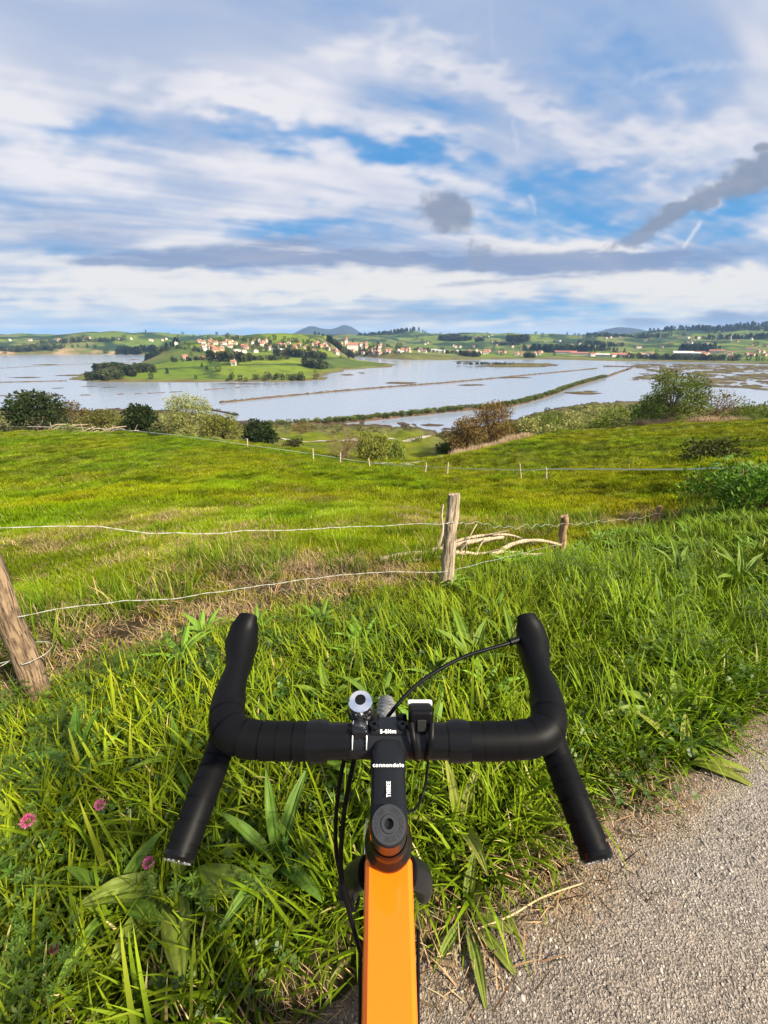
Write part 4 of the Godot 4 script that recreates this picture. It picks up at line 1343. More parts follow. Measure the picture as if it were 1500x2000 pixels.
# two strands twisted together, with a small barb here and there
func wire_mesh(pts: Array, r: float, seed_: int, wob := 0.004) -> ArrayMesh:
	rng.seed = seed_
	var q := noise(seed_, 0.9, 2)
	var p := smooth_path(pts, 0.02)
	var g := Geo.new()
	for s in 2:
		var a := []; var rad := []
		for i in p.size():
			var ph := i * 0.9 + PI * s
			var w := Vector3(0, q.get_noise_1d(i * 0.09) * wob * 2.4, q.get_noise_1d(i * 0.09 + 90.0) * wob)
			a.append(p[i] + w + Vector3(sin(ph) * 0.3, cos(ph), sin(ph)) * r * 0.75)
			rad.append(r * 0.72)
		g.tube(a, rad, 5)
	for i in range(9, p.size(), 13):
		var w := Vector3(0, q.get_noise_1d(i * 0.09) * wob * 2.4, q.get_noise_1d(i * 0.09 + 90.0) * wob)
		var d := Vector3(rr(-0.5, 0.5), rr(-1, 1), rr(-1, 1)).normalized() * r * 5.0
		g.tube([p[i] + w - d, p[i] + w, p[i] + w + d], [r * 0.3, r * 0.9, r * 0.3], 4)
	return g.mesh()

# ---------------------------------------------------------------- low plants one can tell apart
func rosette(called: String, label: String, x: float, z: float, leaves: Array, col: Color, tip: Color, width: float, category := "plant") -> Node3D:
	var o := base(called, Vector3(x, height(x, z) + (0.05 if lane(x, z) < -0.3 else 0.0), z), label, category)
	for f in leaves:
		# direction (degrees), length, lean from upright, bend
		var g := Geo.new()
		var k := hue(col, 0.12)
		var az := deg_to_rad(f[0])
		var odir := Vector3(cos(az), 0, sin(az)); var s := Vector3(-sin(az), 0, cos(az))
		var p := Vector3.ZERO + odir * 0.01
		var ang: float = deg_to_rad(f[2])
		var rows := []
		var segs := 12
		var w: float = width * rr(0.85, 1.15) * clampf(f[1] / 0.2, 0.7, 1.2)
		for i in segs + 1:
			var t := float(i) / segs
			var ww := w * maxf(0.05, pow(sin(PI * pow(t * 0.985 + 0.012, 0.85)), 0.8))
			if t < 0.16: ww = minf(ww, w * 0.22)
			var nrm := Vector3(-cos(ang) * odir.x, sin(ang), -cos(ang) * odir.z)
			var row := []
			for j in 7:
				var e := (j - 3) / 3.0
				# long ribs: ridges between shallow grooves, edges turned up a little
				row.append(p + s * e * ww * 0.5 + nrm * (absf(e) * ww * 0.22 + (0.0 if j % 2 else 0.055 * ww) + 0.04 * ww * sin(t * 17.0 + e * 3.0)))
			rows.append([row, k.lerp(tip, t * 0.8)])
			p += (odir * sin(ang) + Vector3.UP * cos(ang)) * f[1] * 1.12 / segs
			ang += deg_to_rad(f[3]) / segs
		for i in segs:
			for j in 6:
				var cc: Color = rows[i][1] * (1.0 if j % 2 else 0.9)
				if j == 2 or j == 3: cc = cc * 1.08
				g.flat(rows[i][0][j], rows[i + 1][0][j], rows[i + 1][0][j + 1], cc); g.flat(rows[i][0][j], rows[i + 1][0][j + 1], rows[i][0][j + 1], cc)
		part("leaf", g.mesh(), o, M.broad)
	return o

func clover_flower(label: String, x: float, y: float, z: float, col: Color, s: float, seed_: int) -> void:
	rng.seed = seed_
	var gy := height(x, z)
	var o := base("clover_flower", Vector3(x, gy, z), label, "flower", "pink clover heads in the verge")
	var g := Geo.new()
	var top := Vector3(0, y - gy, 0)
	g.tube([Vector3(0.02, 0, 0.01), Vector3(0.012, (y - gy) * 0.5, 0), top], [0.0012, 0.0011, 0.0010], 6, lin(0.09, 0.15, 0.03))
	part("stem", g.mesh(), o, M.leaf)
	g = Geo.new()
	for i in 110:
		var a := i * 2.39996; var f := (i + 0.5) / 110.0
		var el := lerpf(1.45, -0.75, f)
		var d := Vector3(cos(a) * cos(el), sin(el), sin(a) * cos(el))
		var c := hue(col.lerp(lin(0.75, 0.35, 0.5), rng.randf() * 0.5), 0.2)
		g.leaf(top + d * s * 0.45, (d + Vector3.UP * 0.35).normalized(), d.cross(Vector3.UP).normalized(), s * rr(0.35, 0.6), s * 0.22, c)
	part("flower_head", g.mesh(), o, M.leaf)

# a fallen bare bough
func bough(label: String, pts: Array, r: float, forks: Array, m: Material, group: String) -> void:
	var o := base("dead_branch", pts[0], label, "branch", group)
	var a := []; var rad := []
	var p := smooth_path(pts, 0.05)
	for i in p.size():
		a.append(p[i] - pts[0])
		rad.append(r * lerpf(1.0, 0.55, float(i) / p.size()) * (1.0 + 0.12 * sin(i * 1.7)))
	var g := Geo.new(); g.tube(a, rad, 9)
	part("bough", g.mesh(), o, m)
	for f in forks:
		var b := []; var rb := []
		var s := smooth_path(f, 0.05)
		for i in s.size():
			b.append(s[i] - pts[0])
			rb.append(r * lerpf(0.65, 0.25, float(i) / s.size()))
		g = Geo.new(); g.tube(b, rb, 7)
		part("fork", g.mesh(), o, m)

# ---------------------------------------------------------------- houses
func house_parts(o: Node3D, w: float, d: float, h: float, pitch: float, wall_m: Material, roof_m: Material, windows: bool, chimney := true) -> void:
	var g := Geo.new()
	var x := w / 2.0; var z := d / 2.0
	g.quad(Vector3(-x, -2, z), Vector3(x, -2, z), Vector3(x, h, z), Vector3(-x, h, z), Vector3.BACK)
	g.quad(Vector3(-x, -2, -z), Vector3(x, -2, -z), Vector3(x, h, -z), Vector3(-x, h, -z), Vector3.FORWARD)
	for s in [-1.0, 1.0]:
		g.quad(Vector3(x * s, -2, -z), Vector3(x * s, -2, z), Vector3(x * s, h, z), Vector3(x * s, h, -z), Vector3.RIGHT * s)
		g.flat(Vector3(x * s, h, -z), Vector3(x * s, h, z), Vector3(x * s, h + pitch, 0))
	part("wall", g.mesh(), o, wall_m)
	g = Geo.new()
	var ov := 0.45
	for s in [-1.0, 1.0]:
		var e0 := Vector3(-x - ov, h - 0.25, (z + ov) * s); var e1 := Vector3(x + ov, h - 0.25, (z + ov) * s)
		var r0 := Vector3(-x - ov, h + pitch + 0.05, 0); var r1 := Vector3(x + ov, h + pitch + 0.05, 0)
		var up := Vector3(0, 0.22, 0)
		g.quad(e0 + up, e1 + up, r1 + up, r0 + up, Vector3(0, 1, s))
		g.quad(e0, e1, r1, r0, Vector3(0, -1, -s))
		g.quad(e0, e1, e1 + up, e0 + up, Vector3(0, 0, s))
		g.quad(e0, r0, r0 + up, e0 + up, Vector3.LEFT); g.quad(e1, r1, r1 + up, e1 + up, Vector3.RIGHT)
	var roof := part("roof", g.mesh(), o, roof_m)
	if chimney:
		g = Geo.new(); g.box(Vector3(w * 0.22, h + pitch, 0), Vector3(0.7, 1.6, 0.7))
		part("chimney", g.mesh(), roof, wall_m)
	if windows:
		for fl in int(h / 2.7):
			var n_ := maxi(2, int(w / 3.4))
			for k in n_:
				g = Geo.new(); g.box(Vector3(-x + w * (k + 0.5) / n_, 1.5 + fl * 2.75, z + 0.01), Vector3(1.1, 1.4, 0.12))
				part("window", g.mesh(), o, M.window)
		g = Geo.new(); g.box(Vector3(w * 0.07, 1.05, z + 0.02), Vector3(1.0, 2.1, 0.12))
		part("door", g.mesh(), o, M.door)

# words that say where across the water a thing stands
func whereabouts(x: float, z: float) -> String:
	var dist := sqrt(x * x + z * z); var deg := rad_to_deg(atan2(x, -z))
	if dist < 1000.0 and deg < -1.0:
		var row := "by the water" if dist < 470.0 else ("on the low fields" if dist < 580.0 else ("on the village slope" if dist < 680.0 else ("at the village crest" if dist < 780.0 else "behind the village crest")))
		return row + (" near the rocky tip" if deg < -27.0 else (" above the lone cottages" if deg < -21.0 else (" in mid peninsula" if deg < -15.0 else (" towards the old town" if deg < -8.0 else " around the church"))))
	var line := "along the far shore" if dist < 900.0 else ("on the lower hillside" if dist < 1200.0 else ("on the upper hillside" if dist < 1500.0 else "on the skyline"))
	return line + (" beyond the far bay" if deg < -20.0 else (" beyond the peninsula" if deg < -2.0 else (" behind the old town" if deg < 8.0 else (" above the flat island" if deg < 16.0 else (" above the long sheds" if deg < 24.0 else (" behind the salt flats" if deg < 32.0 else " under the forested ridge"))))))

func far_tree_mesh(kind: int, seed_: int) -> Array:
	rng.seed = seed_
	var t := Geo.new(); var l := Geo.new()
	t.tube([Vector3(0, -0.1, 0), Vector3(0, 0.5, 0)], [0.035, 0.02], 5, lin(0.07, 0.05, 0.035), Vector3.ZERO, false)
	for i in 260:
		var f := rng.randf()
		var y := lerpf(0.12, 1.0, f)
		var prof := sqrt(maxf(0.02, 1.0 - pow((y - 0.56) / 0.46, 2.0))) * 0.42 if kind < 2 else 0.26 * (1.05 - y) / 0.9 + 0.02
		if kind == 1: prof *= 1.25
		var a := rr(0, TAU)
		var k := 0.75 + 0.25 * sin(a * 3.0 + seed_) * sin(y * 9.0 + seed_)
		var p := Vector3(cos(a), 0, sin(a)) * prof * k * pow(rng.randf(), 0.35) + Vector3(0, y, 0)
		var dir := Vector3(cos(a) + rr(-0.6, 0.6), rr(-0.3, 0.9), sin(a) + rr(-0.6, 0.6)).normalized()
		var sz := rr(0.08, 0.17)
		l.leaf(p, dir, dir.cross(Vector3(rr(-1, 1), rr(-1, 1), rr(-1, 1))).normalized(), sz, sz * 0.7, hue(Color(1, 1, 1), 0.25))
	return [t.mesh(), l.mesh()]
var house_spots := [
	[[-142, -425, 6], [-166, -590, 11], [-183, -594, 13], [-216, -640, 9], [-261, -661, 10], [-270, -671, 7], [-97, -635, 7], [-84, -682, 8], [-717, -1090, 9], [-720, -1106, 8], [-722, -1125, 12], [-723, -1083, 8], [-776, -1090, 20], [-877, -1074, 8], [-847, -1098, 10], [183, -1164, 14], [194, -1160, 8], [227, -1153, 10], [325, -1264, 20], [122, -1348, 9], [133, -1379, 8], [374, -1593, 11], [351, -1539, 11], [309, -1468, 11], [408, -1519, 9], [320, -1056, 6], [291, -1182, 7], [616, -1103, 19], [714, -1253, 13], [879, -1331, 17], [898, -1318, 17], [763, -1140, 11], [789, -1166, 10], [970, -1294, 15], [991, -1251, 15], [909, -1135, 12], [998, -1307, 12], [750, -931, 28], [553, -717, 11], [545, -693, 8], [668, -1302, 9], [626, -1296, 10], [275, -826, 12], [-251, -638, 8], [-188, -693, 7], [-232, -676, 6], [-225, -674, 8], [-244, -663, 8], [-221, -616, 6], [-233, -657, 5], [-249, -626, 6], [-230, -661, 7], [-191, -665, 7], [-239, -625, 7], [-241, -613, 5], [-215, -660, 5], [-177, -660, 6], [-223, -628, 7], [-101, -689, 6], [-102, -705, 7], [-142, -683, 6], [-159, -636, 6], [-91, -707, 6], [-42, -843, 12], [-70, -673, 7], [-66, -842, 11], [-68, -861, 11], [-7, -801, 12], [-56, -847, 10], [-38, -821, 9], [-49, -846, 10], [-16, -794, 8], [-81, -752, 10], [-39, -834, 9], [30, -749, 10], [-8, -789, 12], [43, -791, 11], [69, -768, 7], [24, -756, 8], [42, -780, 11], [60, -775, 9], [201, -951, 11], [209, -1028, 9], [198, -992, 9], [192, -1021, 10], [214, -941, 8], [182, -904, 9], [162, -871, 8], [239, -1063, 10], [229, -1032, 10], [285, -880, 8], [241, -824, 7], [262, -889, 8], [301, -904, 11], [520, -888, 17], [420, -758, 9], [486, -822, 10], [465, -822, 12], [689, -825, 9], [642, -841, 11], [566, -800, 10], [596, -783, 8], [620, -914, 11], [565, -734, 12], [573, -809, 12], [316, -1121, 8], [346, -1257, 8], [352, -1110, 7], [186, -1220, 8], [642, -1302, 9], [498, -1296, 8], [300, -1414, 9], [460, -1123, 7], [496, -1156, 9], [455, -1301, 7], [441, -1486, 8], [848, -1123, 11], [743, -1119, 9], [765, -1080, 10], [844, -1389, 9], [744, -1107, 9], [909, -1320, 8], [729, -1274, 7], [723, -1017, 10], [805, -1388, 8], [-600, -1176, 8], [-300, -659, 5], [-638, -1158, 7], [-576, -1192, 7], [-658, -1138, 7], [-575, -1213, 9], [-594, -1175, 7]],
	[[-223, -601, 15], [-218, -608, 11], [-127, -582, 7], [-259, -684, 9], [-94, -684, 10], [-556, -1097, 20], [626, -899, 28], [602, -848, 15], [303, -888, 11], [-227, -670, 8], [-229, -614, 5], [-250, -658, 8], [-114, -661, 5], [-126, -639, 7], [-145, -662, 5], [-101, -684, 5], [-58, -835, 11], [-74, -844, 12], [-56, -841, 10], [-32, -830, 9], [-81, -860, 13], [-80, -851, 9], [-14, -805, 11], [-20, -807, 10], [66, -854, 11], [42, -749, 9], [29, -757, 8], [212, -996, 12], [228, -1027, 9], [177, -990, 12], [154, -839, 10], [256, -961, 8], [241, -934, 11], [324, -938, 11], [430, -753, 14], [408, -766, 13], [610, -919, 11], [693, -841, 14], [559, -841, 9], [615, -925, 11], [660, -786, 10], [302, -1285, 7], [844, -1093, 7], [834, -997, 10], [700, -1117, 9], [654, -1072, 7], [833, -1033, 10]],
	[[-210, -520, 10], [-191, -634, 7], [-152, -666, 9], [-240, -544, 10], [290, -1450, 16], [451, -1477, 22], [418, -1494, 15], [866, -1351, 15], [-198, -639, 7], [-234, -623, 5], [-178, -674, 6], [-178, -693, 5], [-125, -673, 6], [-88, -699, 8], [-89, -694, 6], [-107, -689, 7], [-102, -699, 8], [-127, -652, 6], [-7, -778, 10], [-6, -808, 9], [-72, -691, 9], [-32, -839, 9], [-75, -699, 10], [-26, -809, 8], [-70, -780, 9], [5, -770, 12], [36, -748, 8], [10, -764, 8], [246, -1065, 12], [235, -1013, 13], [230, -1004, 12], [193, -875, 9], [189, -992, 13], [250, -822, 9], [302, -879, 9], [239, -943, 8], [402, -772, 9], [443, -840, 12], [456, -842, 9], [401, -849, 9], [645, -806, 14], [644, -791, 14]],
	[[-170, -463, 12], [-139, -603, 16], [-192, -595, 10], [101, -926, 14], [117, -923, 16], [164, -992, 16], [369, -764, 24], [456, -780, 17], [443, -717, 53], [595, -902, 38]],
	[[-116, -588, 11], [93, -1029, 27], [372, -804, 17], [388, -761, 16], [399, -750, 14], [653, -892, 28], [369, -921, 46], [358, -832, 32]],
	[[504, -754, 42]],
]

func _ready() -> void:
	# camera
	var cam := Camera3D.new()
	cam.name = "camera"
	add_child(cam)
	cam.position = Vector3(0, 1.42, 0)
	cam.rotation.x = -deg_to_rad(22.1576)
	cam.fov = 100.6147
	cam.near = 0.02
	cam.far = 12000.0
	cam.current = true
	# sky and exposure
	var env := Environment.new()
	env.background_mode = Environment.BG_SKY
	var sm := PanoramaSkyMaterial.new()
	sm.panorama = paint_sky()
	env.sky = Sky.new()
	env.sky.sky_material = sm
	env.tonemap_mode = Environment.TONE_MAPPER_LINEAR
	env.tonemap_exposure = EXPO
	env.sdfgi_enabled = true
	env.ssao_enabled = true
	env.ssil_enabled = true
	env.fog_enabled = true
	env.fog_density = 0.00010
	env.fog_light_color = Color(0.62, 0.78, 0.98)
	var we := WorldEnvironment.new()
	we.name = "environment"
	we.environment = env
	add_child(we)
	# sun behind the rider's right shoulder, softened by thin cloud
	var sun := DirectionalLight3D.new()
	sun.name = "sun"
	sun.light_energy = 1.6
	sun.light_color = Color(1.0, 0.95, 0.86)
	sun.light_angular_distance = 5.0
	sun.shadow_enabled = true
	add_child(sun)
	sun.look_at_from_position(Vector3(0.66, 0.62, 0.42), Vector3.ZERO)
	# ------------------------------------------------ the large structure
	solve_terrain()
	fill_cache()
	var earth := vmat(0.95, Color.BLACK, 0.2)
	structure("ground", near_ground(), earth)
	var wm := mat(lin(0.22, 0.26, 0.33), 0.16)
	var wn := noise(51, 0.012, 6)
	var wt := NoiseTexture2D.new()
	wt.width = 1024; wt.height = 1024
	wt.seamless = true
	wt.as_normal_map = true
	wt.bump_strength = 3.0
	wt.noise = wn
	wm.normal_enabled = true
	wm.normal_texture = wt
	wm.normal_scale = 0.35
	wm.uv1_triplanar = true
	wm.uv1_world_triplanar = true
	wm.uv1_scale = Vector3(0.018, 0.018, 0.018)
	var wp := PlaneMesh.new()
	wp.size = Vector2(9000, 9000)
	structure("water", wp, wm, Vector3(0, WATER, -4620))
	structure("far_land", far_land(), earth)
	structure("low_island", flat_island([Vector2(105, -525), Vector2(140, -575), Vector2(180, -586), Vector2(222, -570), Vector2(205, -535), Vector2(180, -515), Vector2(140, -512)], 1.6, 2.0, 6.0, 61), earth)
	structure("salt_marsh", flat_island([Vector2(190, -352), Vector2(220, -300), Vector2(260, -262), Vector2(420, -240), Vector2(640, -300), Vector2(640, -545), Vector2(470, -555), Vector2(330, -590), Vector2(285, -530), Vector2(262, -440)], 0.9, 2.2, 12.0, 62, 2.0), earth)
	# ------------------------------------------------ the lane
	var lg := PackedVector3Array(); var lcol := PackedColorArray(); var lidx := PackedInt32Array()
	var along := Vector2(0.9007, -0.4344); var across := Vector2(0.4344, 0.9007)
	var cols_n := 46
	var t := -9.0
	var rows_n := 0
	while t < 30.0:
		var o2 := along * t - across * 0.45
		# find the ragged edge on this cross line
		var e := 0.0
		for k in 4:
			var p := o2 + across * e
			e -= lane(p.x, p.y)
		for i in cols_n:
			var w := -0.10 + 3.4 * pow(float(i) / (cols_n - 1), 1.6)
			var p := o2 + across * (e * exp(-maxf(w, 0.0) * 2.0) + w)
			var y := near_height(p.x, p.y) + 0.014 - 0.03 * smoothstep(0.02, -0.10, w) + tn.get_noise_2d(p.x * 14.0, p.y * 14.0) * 0.004 * smoothstep(0.5, 0.0, w)
			lg.append(Vector3(p.x, y, p.y))
			var k := 1.14 + tn.get_noise_2d(p.x * 1.5 + 9.0, p.y * 1.5) * 0.50 + tn.get_noise_2d(p.x * 5.0, p.y * 5.0) * 0.12
			var edge := smoothstep(0.16, 0.0, w)
			lcol.append(cmix(lin(k, k * 0.965, k * 0.92), lin(0.9, 0.72, 0.48), edge * 0.75))
		rows_n += 1
		t += 0.03 if absf(t - 0.8) < 2.6 else 0.12
	for j in rows_n - 1:
		for i in cols_n - 1:
			var p := j * cols_n + i
			lidx.append_array([p, p + 1, p + cols_n, p + 1, p + cols_n + 1, p + cols_n])
	structure("lane", indexed(lg, lcol, lidx), lane_mat())
	var chip := Geo.new()
	chip.lathe([Vector2(0.0, -0.5), Vector2(0.9, -0.2), Vector2(1.0, 0.2), Vector2(0.6, 0.55), Vector2(0.0, 0.62)], Vector3.ZERO, Basis(), 6)
	chip.mesh()
	var chm := chip.mesh(vmat(0.8))
	var cw := []; var ct := []
	for i in 9000:
		var p := along * rr(-1.2, 2.6) + across * (-0.45 + rr(0.0, 1.0) ** 1.5 * 1.5)
		if lane(p.x, p.y) < -0.06: continue
		var s := rr(0.0016, 0.0042) if i % 14 else rr(0.004, 0.007)
		cw.append(Transform3D(Basis(Vector3(rr(-1, 1), rr(-1, 1), rr(-1, 1)).normalized(), rr(0, TAU)).scaled(Vector3(s, s * 0.7, s * rr(0.8, 1.5))), Vector3(p.x, near_height(p.x, p.y) + 0.0145, p.y)))
		var v := rr(0.08, 0.40)
		ct.append(lin(v, v * 0.88, v * 0.74))
	scatter("gravel", chm, cw, ct, null, "loose pale chippings lying on the worn lane surface", "gravel")
	# ------------------------------------------------ the bicycle
	make_bicycle()
	# ------------------------------------------------ materials of the smaller things
	M.bark = vmat(0.95, Color.BLACK, 0.2)
	M.leaf = vmat(0.6, lin(0.40, 0.5, 0.14), 0.2)
	M.broad = vmat(0.55, lin(0.30, 0.40, 0.08), 0.32)
	M.window = mat(lin(0.03, 0.035, 0.045), 0.2)
	M.door = mat(lin(0.12, 0.06, 0.03), 0.6)
	var grey_wood := wood_mat(lin(0.16, 0.12, 0.075), lin(0.47, 0.38, 0.27), 81)
	var brown_wood := wood_mat(lin(0.12, 0.065, 0.03), lin(0.42, 0.28, 0.15), 84)
	var old_wood := wood_mat(lin(0.09, 0.055, 0.03), lin(0.31, 0.215, 0.13), 93)
	# ------------------------------------------------ wire fence in front of the pasture
	var pg := "rough stakes of the wire fence"
	stake("fence_post", "thick leaning brown stake with flaking bark, wire wound round its foot", Vector3(-1.70, height(-1.70, -1.61) - 0.02, -1.61), Vector3(-1.62, 0.70, -1.52), 0.048, true, old_wood, 21, pg)
	stake("fence_post", "pale squared stake leaning beside the driftwood, taller than the other stakes", Vector3(0.47, -0.40, -2.80), Vector3(0.505, 0.395, -2.85), 0.042, false, grey_wood, 22, pg)
	stake("fence_post", "short upright brown stake at the far end of the driftwood", Vector3(2.06, height(2.06, -4.4) - 0.03, -4.4), Vector3(2.02, -0.42, -4.4), 0.042, true, brown_wood, 23, pg)
	stake("fence_post", "smallest thin stake among dry teasel heads by the brambles", Vector3(4.5, height(4.5, -6.4) - 0.03, -6.4), Vector3(4.47, -1.08, -6.4), 0.036, true, brown_wood, 24, pg)
	var zinc := mat(lin(0.34, 0.35, 0.31), 0.55, 0.2)
	var wl := "galvanised fence wires between the stakes"
	single("fence_wire", wire_mesh([Vector3(-4.6, 0.95, 0.35), Vector3(-3.0, 0.80, -0.62), Vector3(-1.56, 0.715, -1.54), Vector3(-1.0, 0.55, -1.86), Vector3(-0.2, 0.36, -2.36), Vector3(0.495, 0.195, -2.80)], 0.0016, 31), "top wire between the leaning brown stake and the pale squared stake", "wire", wl, zinc)
	single("fence_wire", wire_mesh([Vector3(0.495, 0.195, -2.80), Vector3(1.2, -0.19, -3.6), Vector3(2.03, -0.50, -4.36), Vector3(3.2, -0.86, -5.3), Vector3(4.48, -1.20, -6.38)], 0.0016, 32, 0.016), "slack wavy top wire running on past the short brown stake", "wire", wl, zinc)
	single("fence_wire", wire_mesh([Vector3(-4.6, 0.52, 0.4), Vector3(-3.0, 0.40, -0.6), Vector3(-1.62, 0.29, -1.55), Vector3(-1.0, 0.155, -1.93), Vector3(-0.2, 0.01, -2.40), Vector3(0.475, -0.19, -2.77)], 0.0016, 33), "lower wire crossing the matted straw to the pale squared stake", "wire", wl, zinc)
	single("fence_wire", wire_mesh([Vector3(0.475, -0.19, -2.77), Vector3(1.2, -0.47, -3.55), Vector3(2.04, -0.74, -4.35)], 0.0016, 34), "lower wire passing in front of the driftwood branches", "wire", wl, zinc)
	single("fence_wire", wire_mesh([Vector3(-4.6, 0.20, 0.4), Vector3(-2.6, 0.08, -0.95), Vector3(-1.76, 0.05, -1.53), Vector3(-1.64, 0.055, -1.525), Vector3(-1.585, 0.06, -1.59), Vector3(-1.61, 0.055, -1.67), Vector3(-1.70, 0.05, -1.675), Vector3(-1.765, 0.05, -1.60), Vector3(-1.74, 0.045, -1.53), Vector3(-2.2, 0.02, -1.2), Vector3(-3.4, 0.06, -0.4)], 0.0016, 35, 0.004), "loose wire wound round the foot of the leaning brown stake", "wire", wl, zinc)
	# dead boughs by the fence
	var pale := wood_mat(lin(0.30, 0.22, 0.13), lin(0.58, 0.47, 0.33), 87)
	var bg := "bleached dead branches lying by the wire fence"
	var hh := func(x: float, z: float, up: float) -> Vector3: return Vector3(x, height(x, z) + up, z)
	bough("long straight bleached branch pointing from the pale stake to the short stake", [hh.call(0.55, -4.3, 0.06), hh.call(0.95, -4.35, 0.12), hh.call(1.4, -4.5, 0.20)], 0.034, [[hh.call(0.6, -4.3, 0.07), hh.call(0.66, -4.34, 0.28), hh.call(0.64, -4.36, 0.46), hh.call(0.65, -4.36, 0.60)], [hh.call(0.655, -4.34, 0.26), hh.call(0.74, -4.36, 0.36)]], pale, bg)
	bough("curved bleached branch arching against the short stake", [hh.call(1.18, -4.15, 0.02), hh.call(1.4, -4.25, 0.16), hh.call(1.6, -4.3, 0.24), hh.call(1.8, -4.32, 0.23), hh.call(2.02, -4.34, 0.17)], 0.027, [[hh.call(1.98, -4.34, 0.2), hh.call(1.94, -4.32, 0.06)]], pale, bg)
	bough("lowest thin bleached branch under the curved branch", [hh.call(1.28, -4.1, 0.02), hh.call(1.5, -4.15, 0.08), hh.call(1.85, -4.2, 0.09)], 0.020, [], pale, bg)
	bough("half hidden branch sticking out behind the pale squared stake", [hh.call(-0.05, -3.9, 0.02), hh.call(0.25, -4.1, 0.06), hh.call(0.5, -4.3, 0.05)], 0.028, [[hh.call(0.1, -4.0, 0.04), hh.call(0.2, -3.8, 0.03), hh.call(0.38, -3.75, 0.06)]], pale, bg)
	bough("straight thin bleached branch crossing under the long one", [hh.call(0.75, -4.05, 0.03), hh.call(1.1, -4.12, 0.07), hh.call(1.55, -4.3, 0.10)], 0.017, [[hh.call(1.1, -4.12, 0.07), hh.call(1.3, -4.05, 0.16)]], pale, bg)
	bough("forked bleached branch resting on the long one", [hh.call(0.7, -4.5, 0.05), hh.call(1.05, -4.55, 0.17), hh.call(1.5, -4.62, 0.22), hh.call(1.8, -4.6, 0.15)], 0.020, [[hh.call(1.2, -4.57, 0.19), hh.call(1.45, -4.5, 0.30)]], pale, bg)
	bough("short stubby bleached branch at the pale stake's foot", [hh.call(0.56, -3.9, 0.02), hh.call(0.8, -4.0, 0.09), hh.call(1.0, -4.08, 0.06)], 0.026, [[hh.call(0.8, -4.0, 0.09), hh.call(0.86, -3.98, 0.22)]], pale, bg)
	# ------------------------------------------------ white tape fence across the pasture
	var tape_pts := [Vector3(-60.0, -8.3, -54.0), Vector3(-46.9, -8.4, -52.0), Vector3(-34.3, -8.3, -50.0), Vector3(-23.3, -8.75, -45.5), Vector3(-7.2, -8.5, -39.0), Vector3(-1.2, -8.75, -36.6), Vector3(4.9, -7.85, -31.9), Vector3(7.8, -5.4, -23.0), Vector3(7.8, -4.25, -19.3), Vector3(7.95, -2.0, -11.6), Vector3(8.15, -1.1, -8.7), Vector3(8.6, -0.2, -5.0)]
	for i in tape_pts.size():
		if i < 5: tape_pts[i].y = maxf(tape_pts[i].y, height(tape_pts[i].x, tape_pts[i].z) + 0.45)
	var tg2 := Geo.new()
	var tp := smooth_path(tape_pts, 0.5)
	for i in tp.size() - 1:
		var a: Vector3 = tp[i]; var b: Vector3 = tp[i + 1]
		var nn := (b - a).cross(Vector3.UP).normalized()
		for s in [-1.0, 1.0]:
			var w := Vector3(0, 0.022, 0); var off: Vector3 = nn * 0.0012 * s
			tg2.quad(a - w + off, b - w + off, b + w + off, a + w + off, nn * s)
	single("fence_tape", tg2.mesh(), "white electric fence tape stretched right across the pasture", "fence tape", "", mat(lin(0.62, 0.64, 0.62), 0.6))
	var pale_post := wood_mat(lin(0.35, 0.28, 0.19), lin(0.62, 0.53, 0.40), 90)
	var spots := [[-6.6, -38.7, 0.0, 1.15, "pale upright fence post at the dip, nearest the bare oak"], [-4.0, -37.7, 0.06, 1.15, "pale fence post standing against the bare oak's trunk"], [-1.25, -36.5, -0.12, 0.95, "pale fence post below the yellow green willow"], [3.3, -33.0, 0.10, 1.0, "crooked dark fence post where the tape bends"], [4.95, -31.9, 0.02, 1.1, "whitish fence post just before the hump of grass"], [7.8, -23.0, -0.22, 0.95, "thin whitish stake leaning under the middle of the tape"], [7.8, -19.3, -0.18, 0.85, "thin whitish stake leaning closest along the tape"], [-13.6, -41.6, 0.1, 1.0, "thin dark stake on the slope below the round willow"]]
	for q in spots:
		var y := height(q[0], q[1])
		stake("tape_post", q[4], Vector3(q[0], y - 0.05, q[1]), Vector3(q[0] + q[2] * 1.0, y + q[3], q[1]), 0.050 if q[1] < -25.0 else 0.030, true, pale_post, 100 + int(absf(q[1])), "pale posts along the white tape")
	# ------------------------------------------------ trees and shrubs along the foot of the pasture
	var sg := "trees and shrubs between the pasture and the shore"
	var dark_l := {"c0": lin(0.018, 0.028, 0.012), "c1": lin(0.045, 0.065, 0.020), "leaves": 2600, "size": 0.24, "clear": 0.22, "stems": 3, "lobes": 20, "thick": 0.03, "bark": lin(0.26, 0.20, 0.14)}
	make_tree("holly_tree", "darkest broad tree with pale forked stems beside the fallen branches", sg, -43.6, -54.0, -4.9, 6.2, dark_l, 201)
	var olive := {"c0": lin(0.075, 0.075, 0.020), "c1": lin(0.14, 0.135, 0.035), "leaves": 1500, "size": 0.20, "clear": 0.02, "stems": 4, "lobes": 14, "belly": 0.3}
	make_tree("brown_shrub", "brown twiggy shrub right behind the fallen branches", sg, -43.7, -60.0, -6.7, 5.2, {"c0": lin(0.085, 0.06, 0.025), "c1": lin(0.13, 0.095, 0.035), "leaves": 1300, "size": 0.18, "clear": 0.02, "stems": 4, "lobes": 14, "bare": 0.6, "belly": 0.3}, 202, "shrub")
	make_tree("olive_shrub", "low olive shrub between the brown shrub and the dark conical tree", sg, -38.6, -59.0, -8.0, 6.5, olive, 203, "shrub")
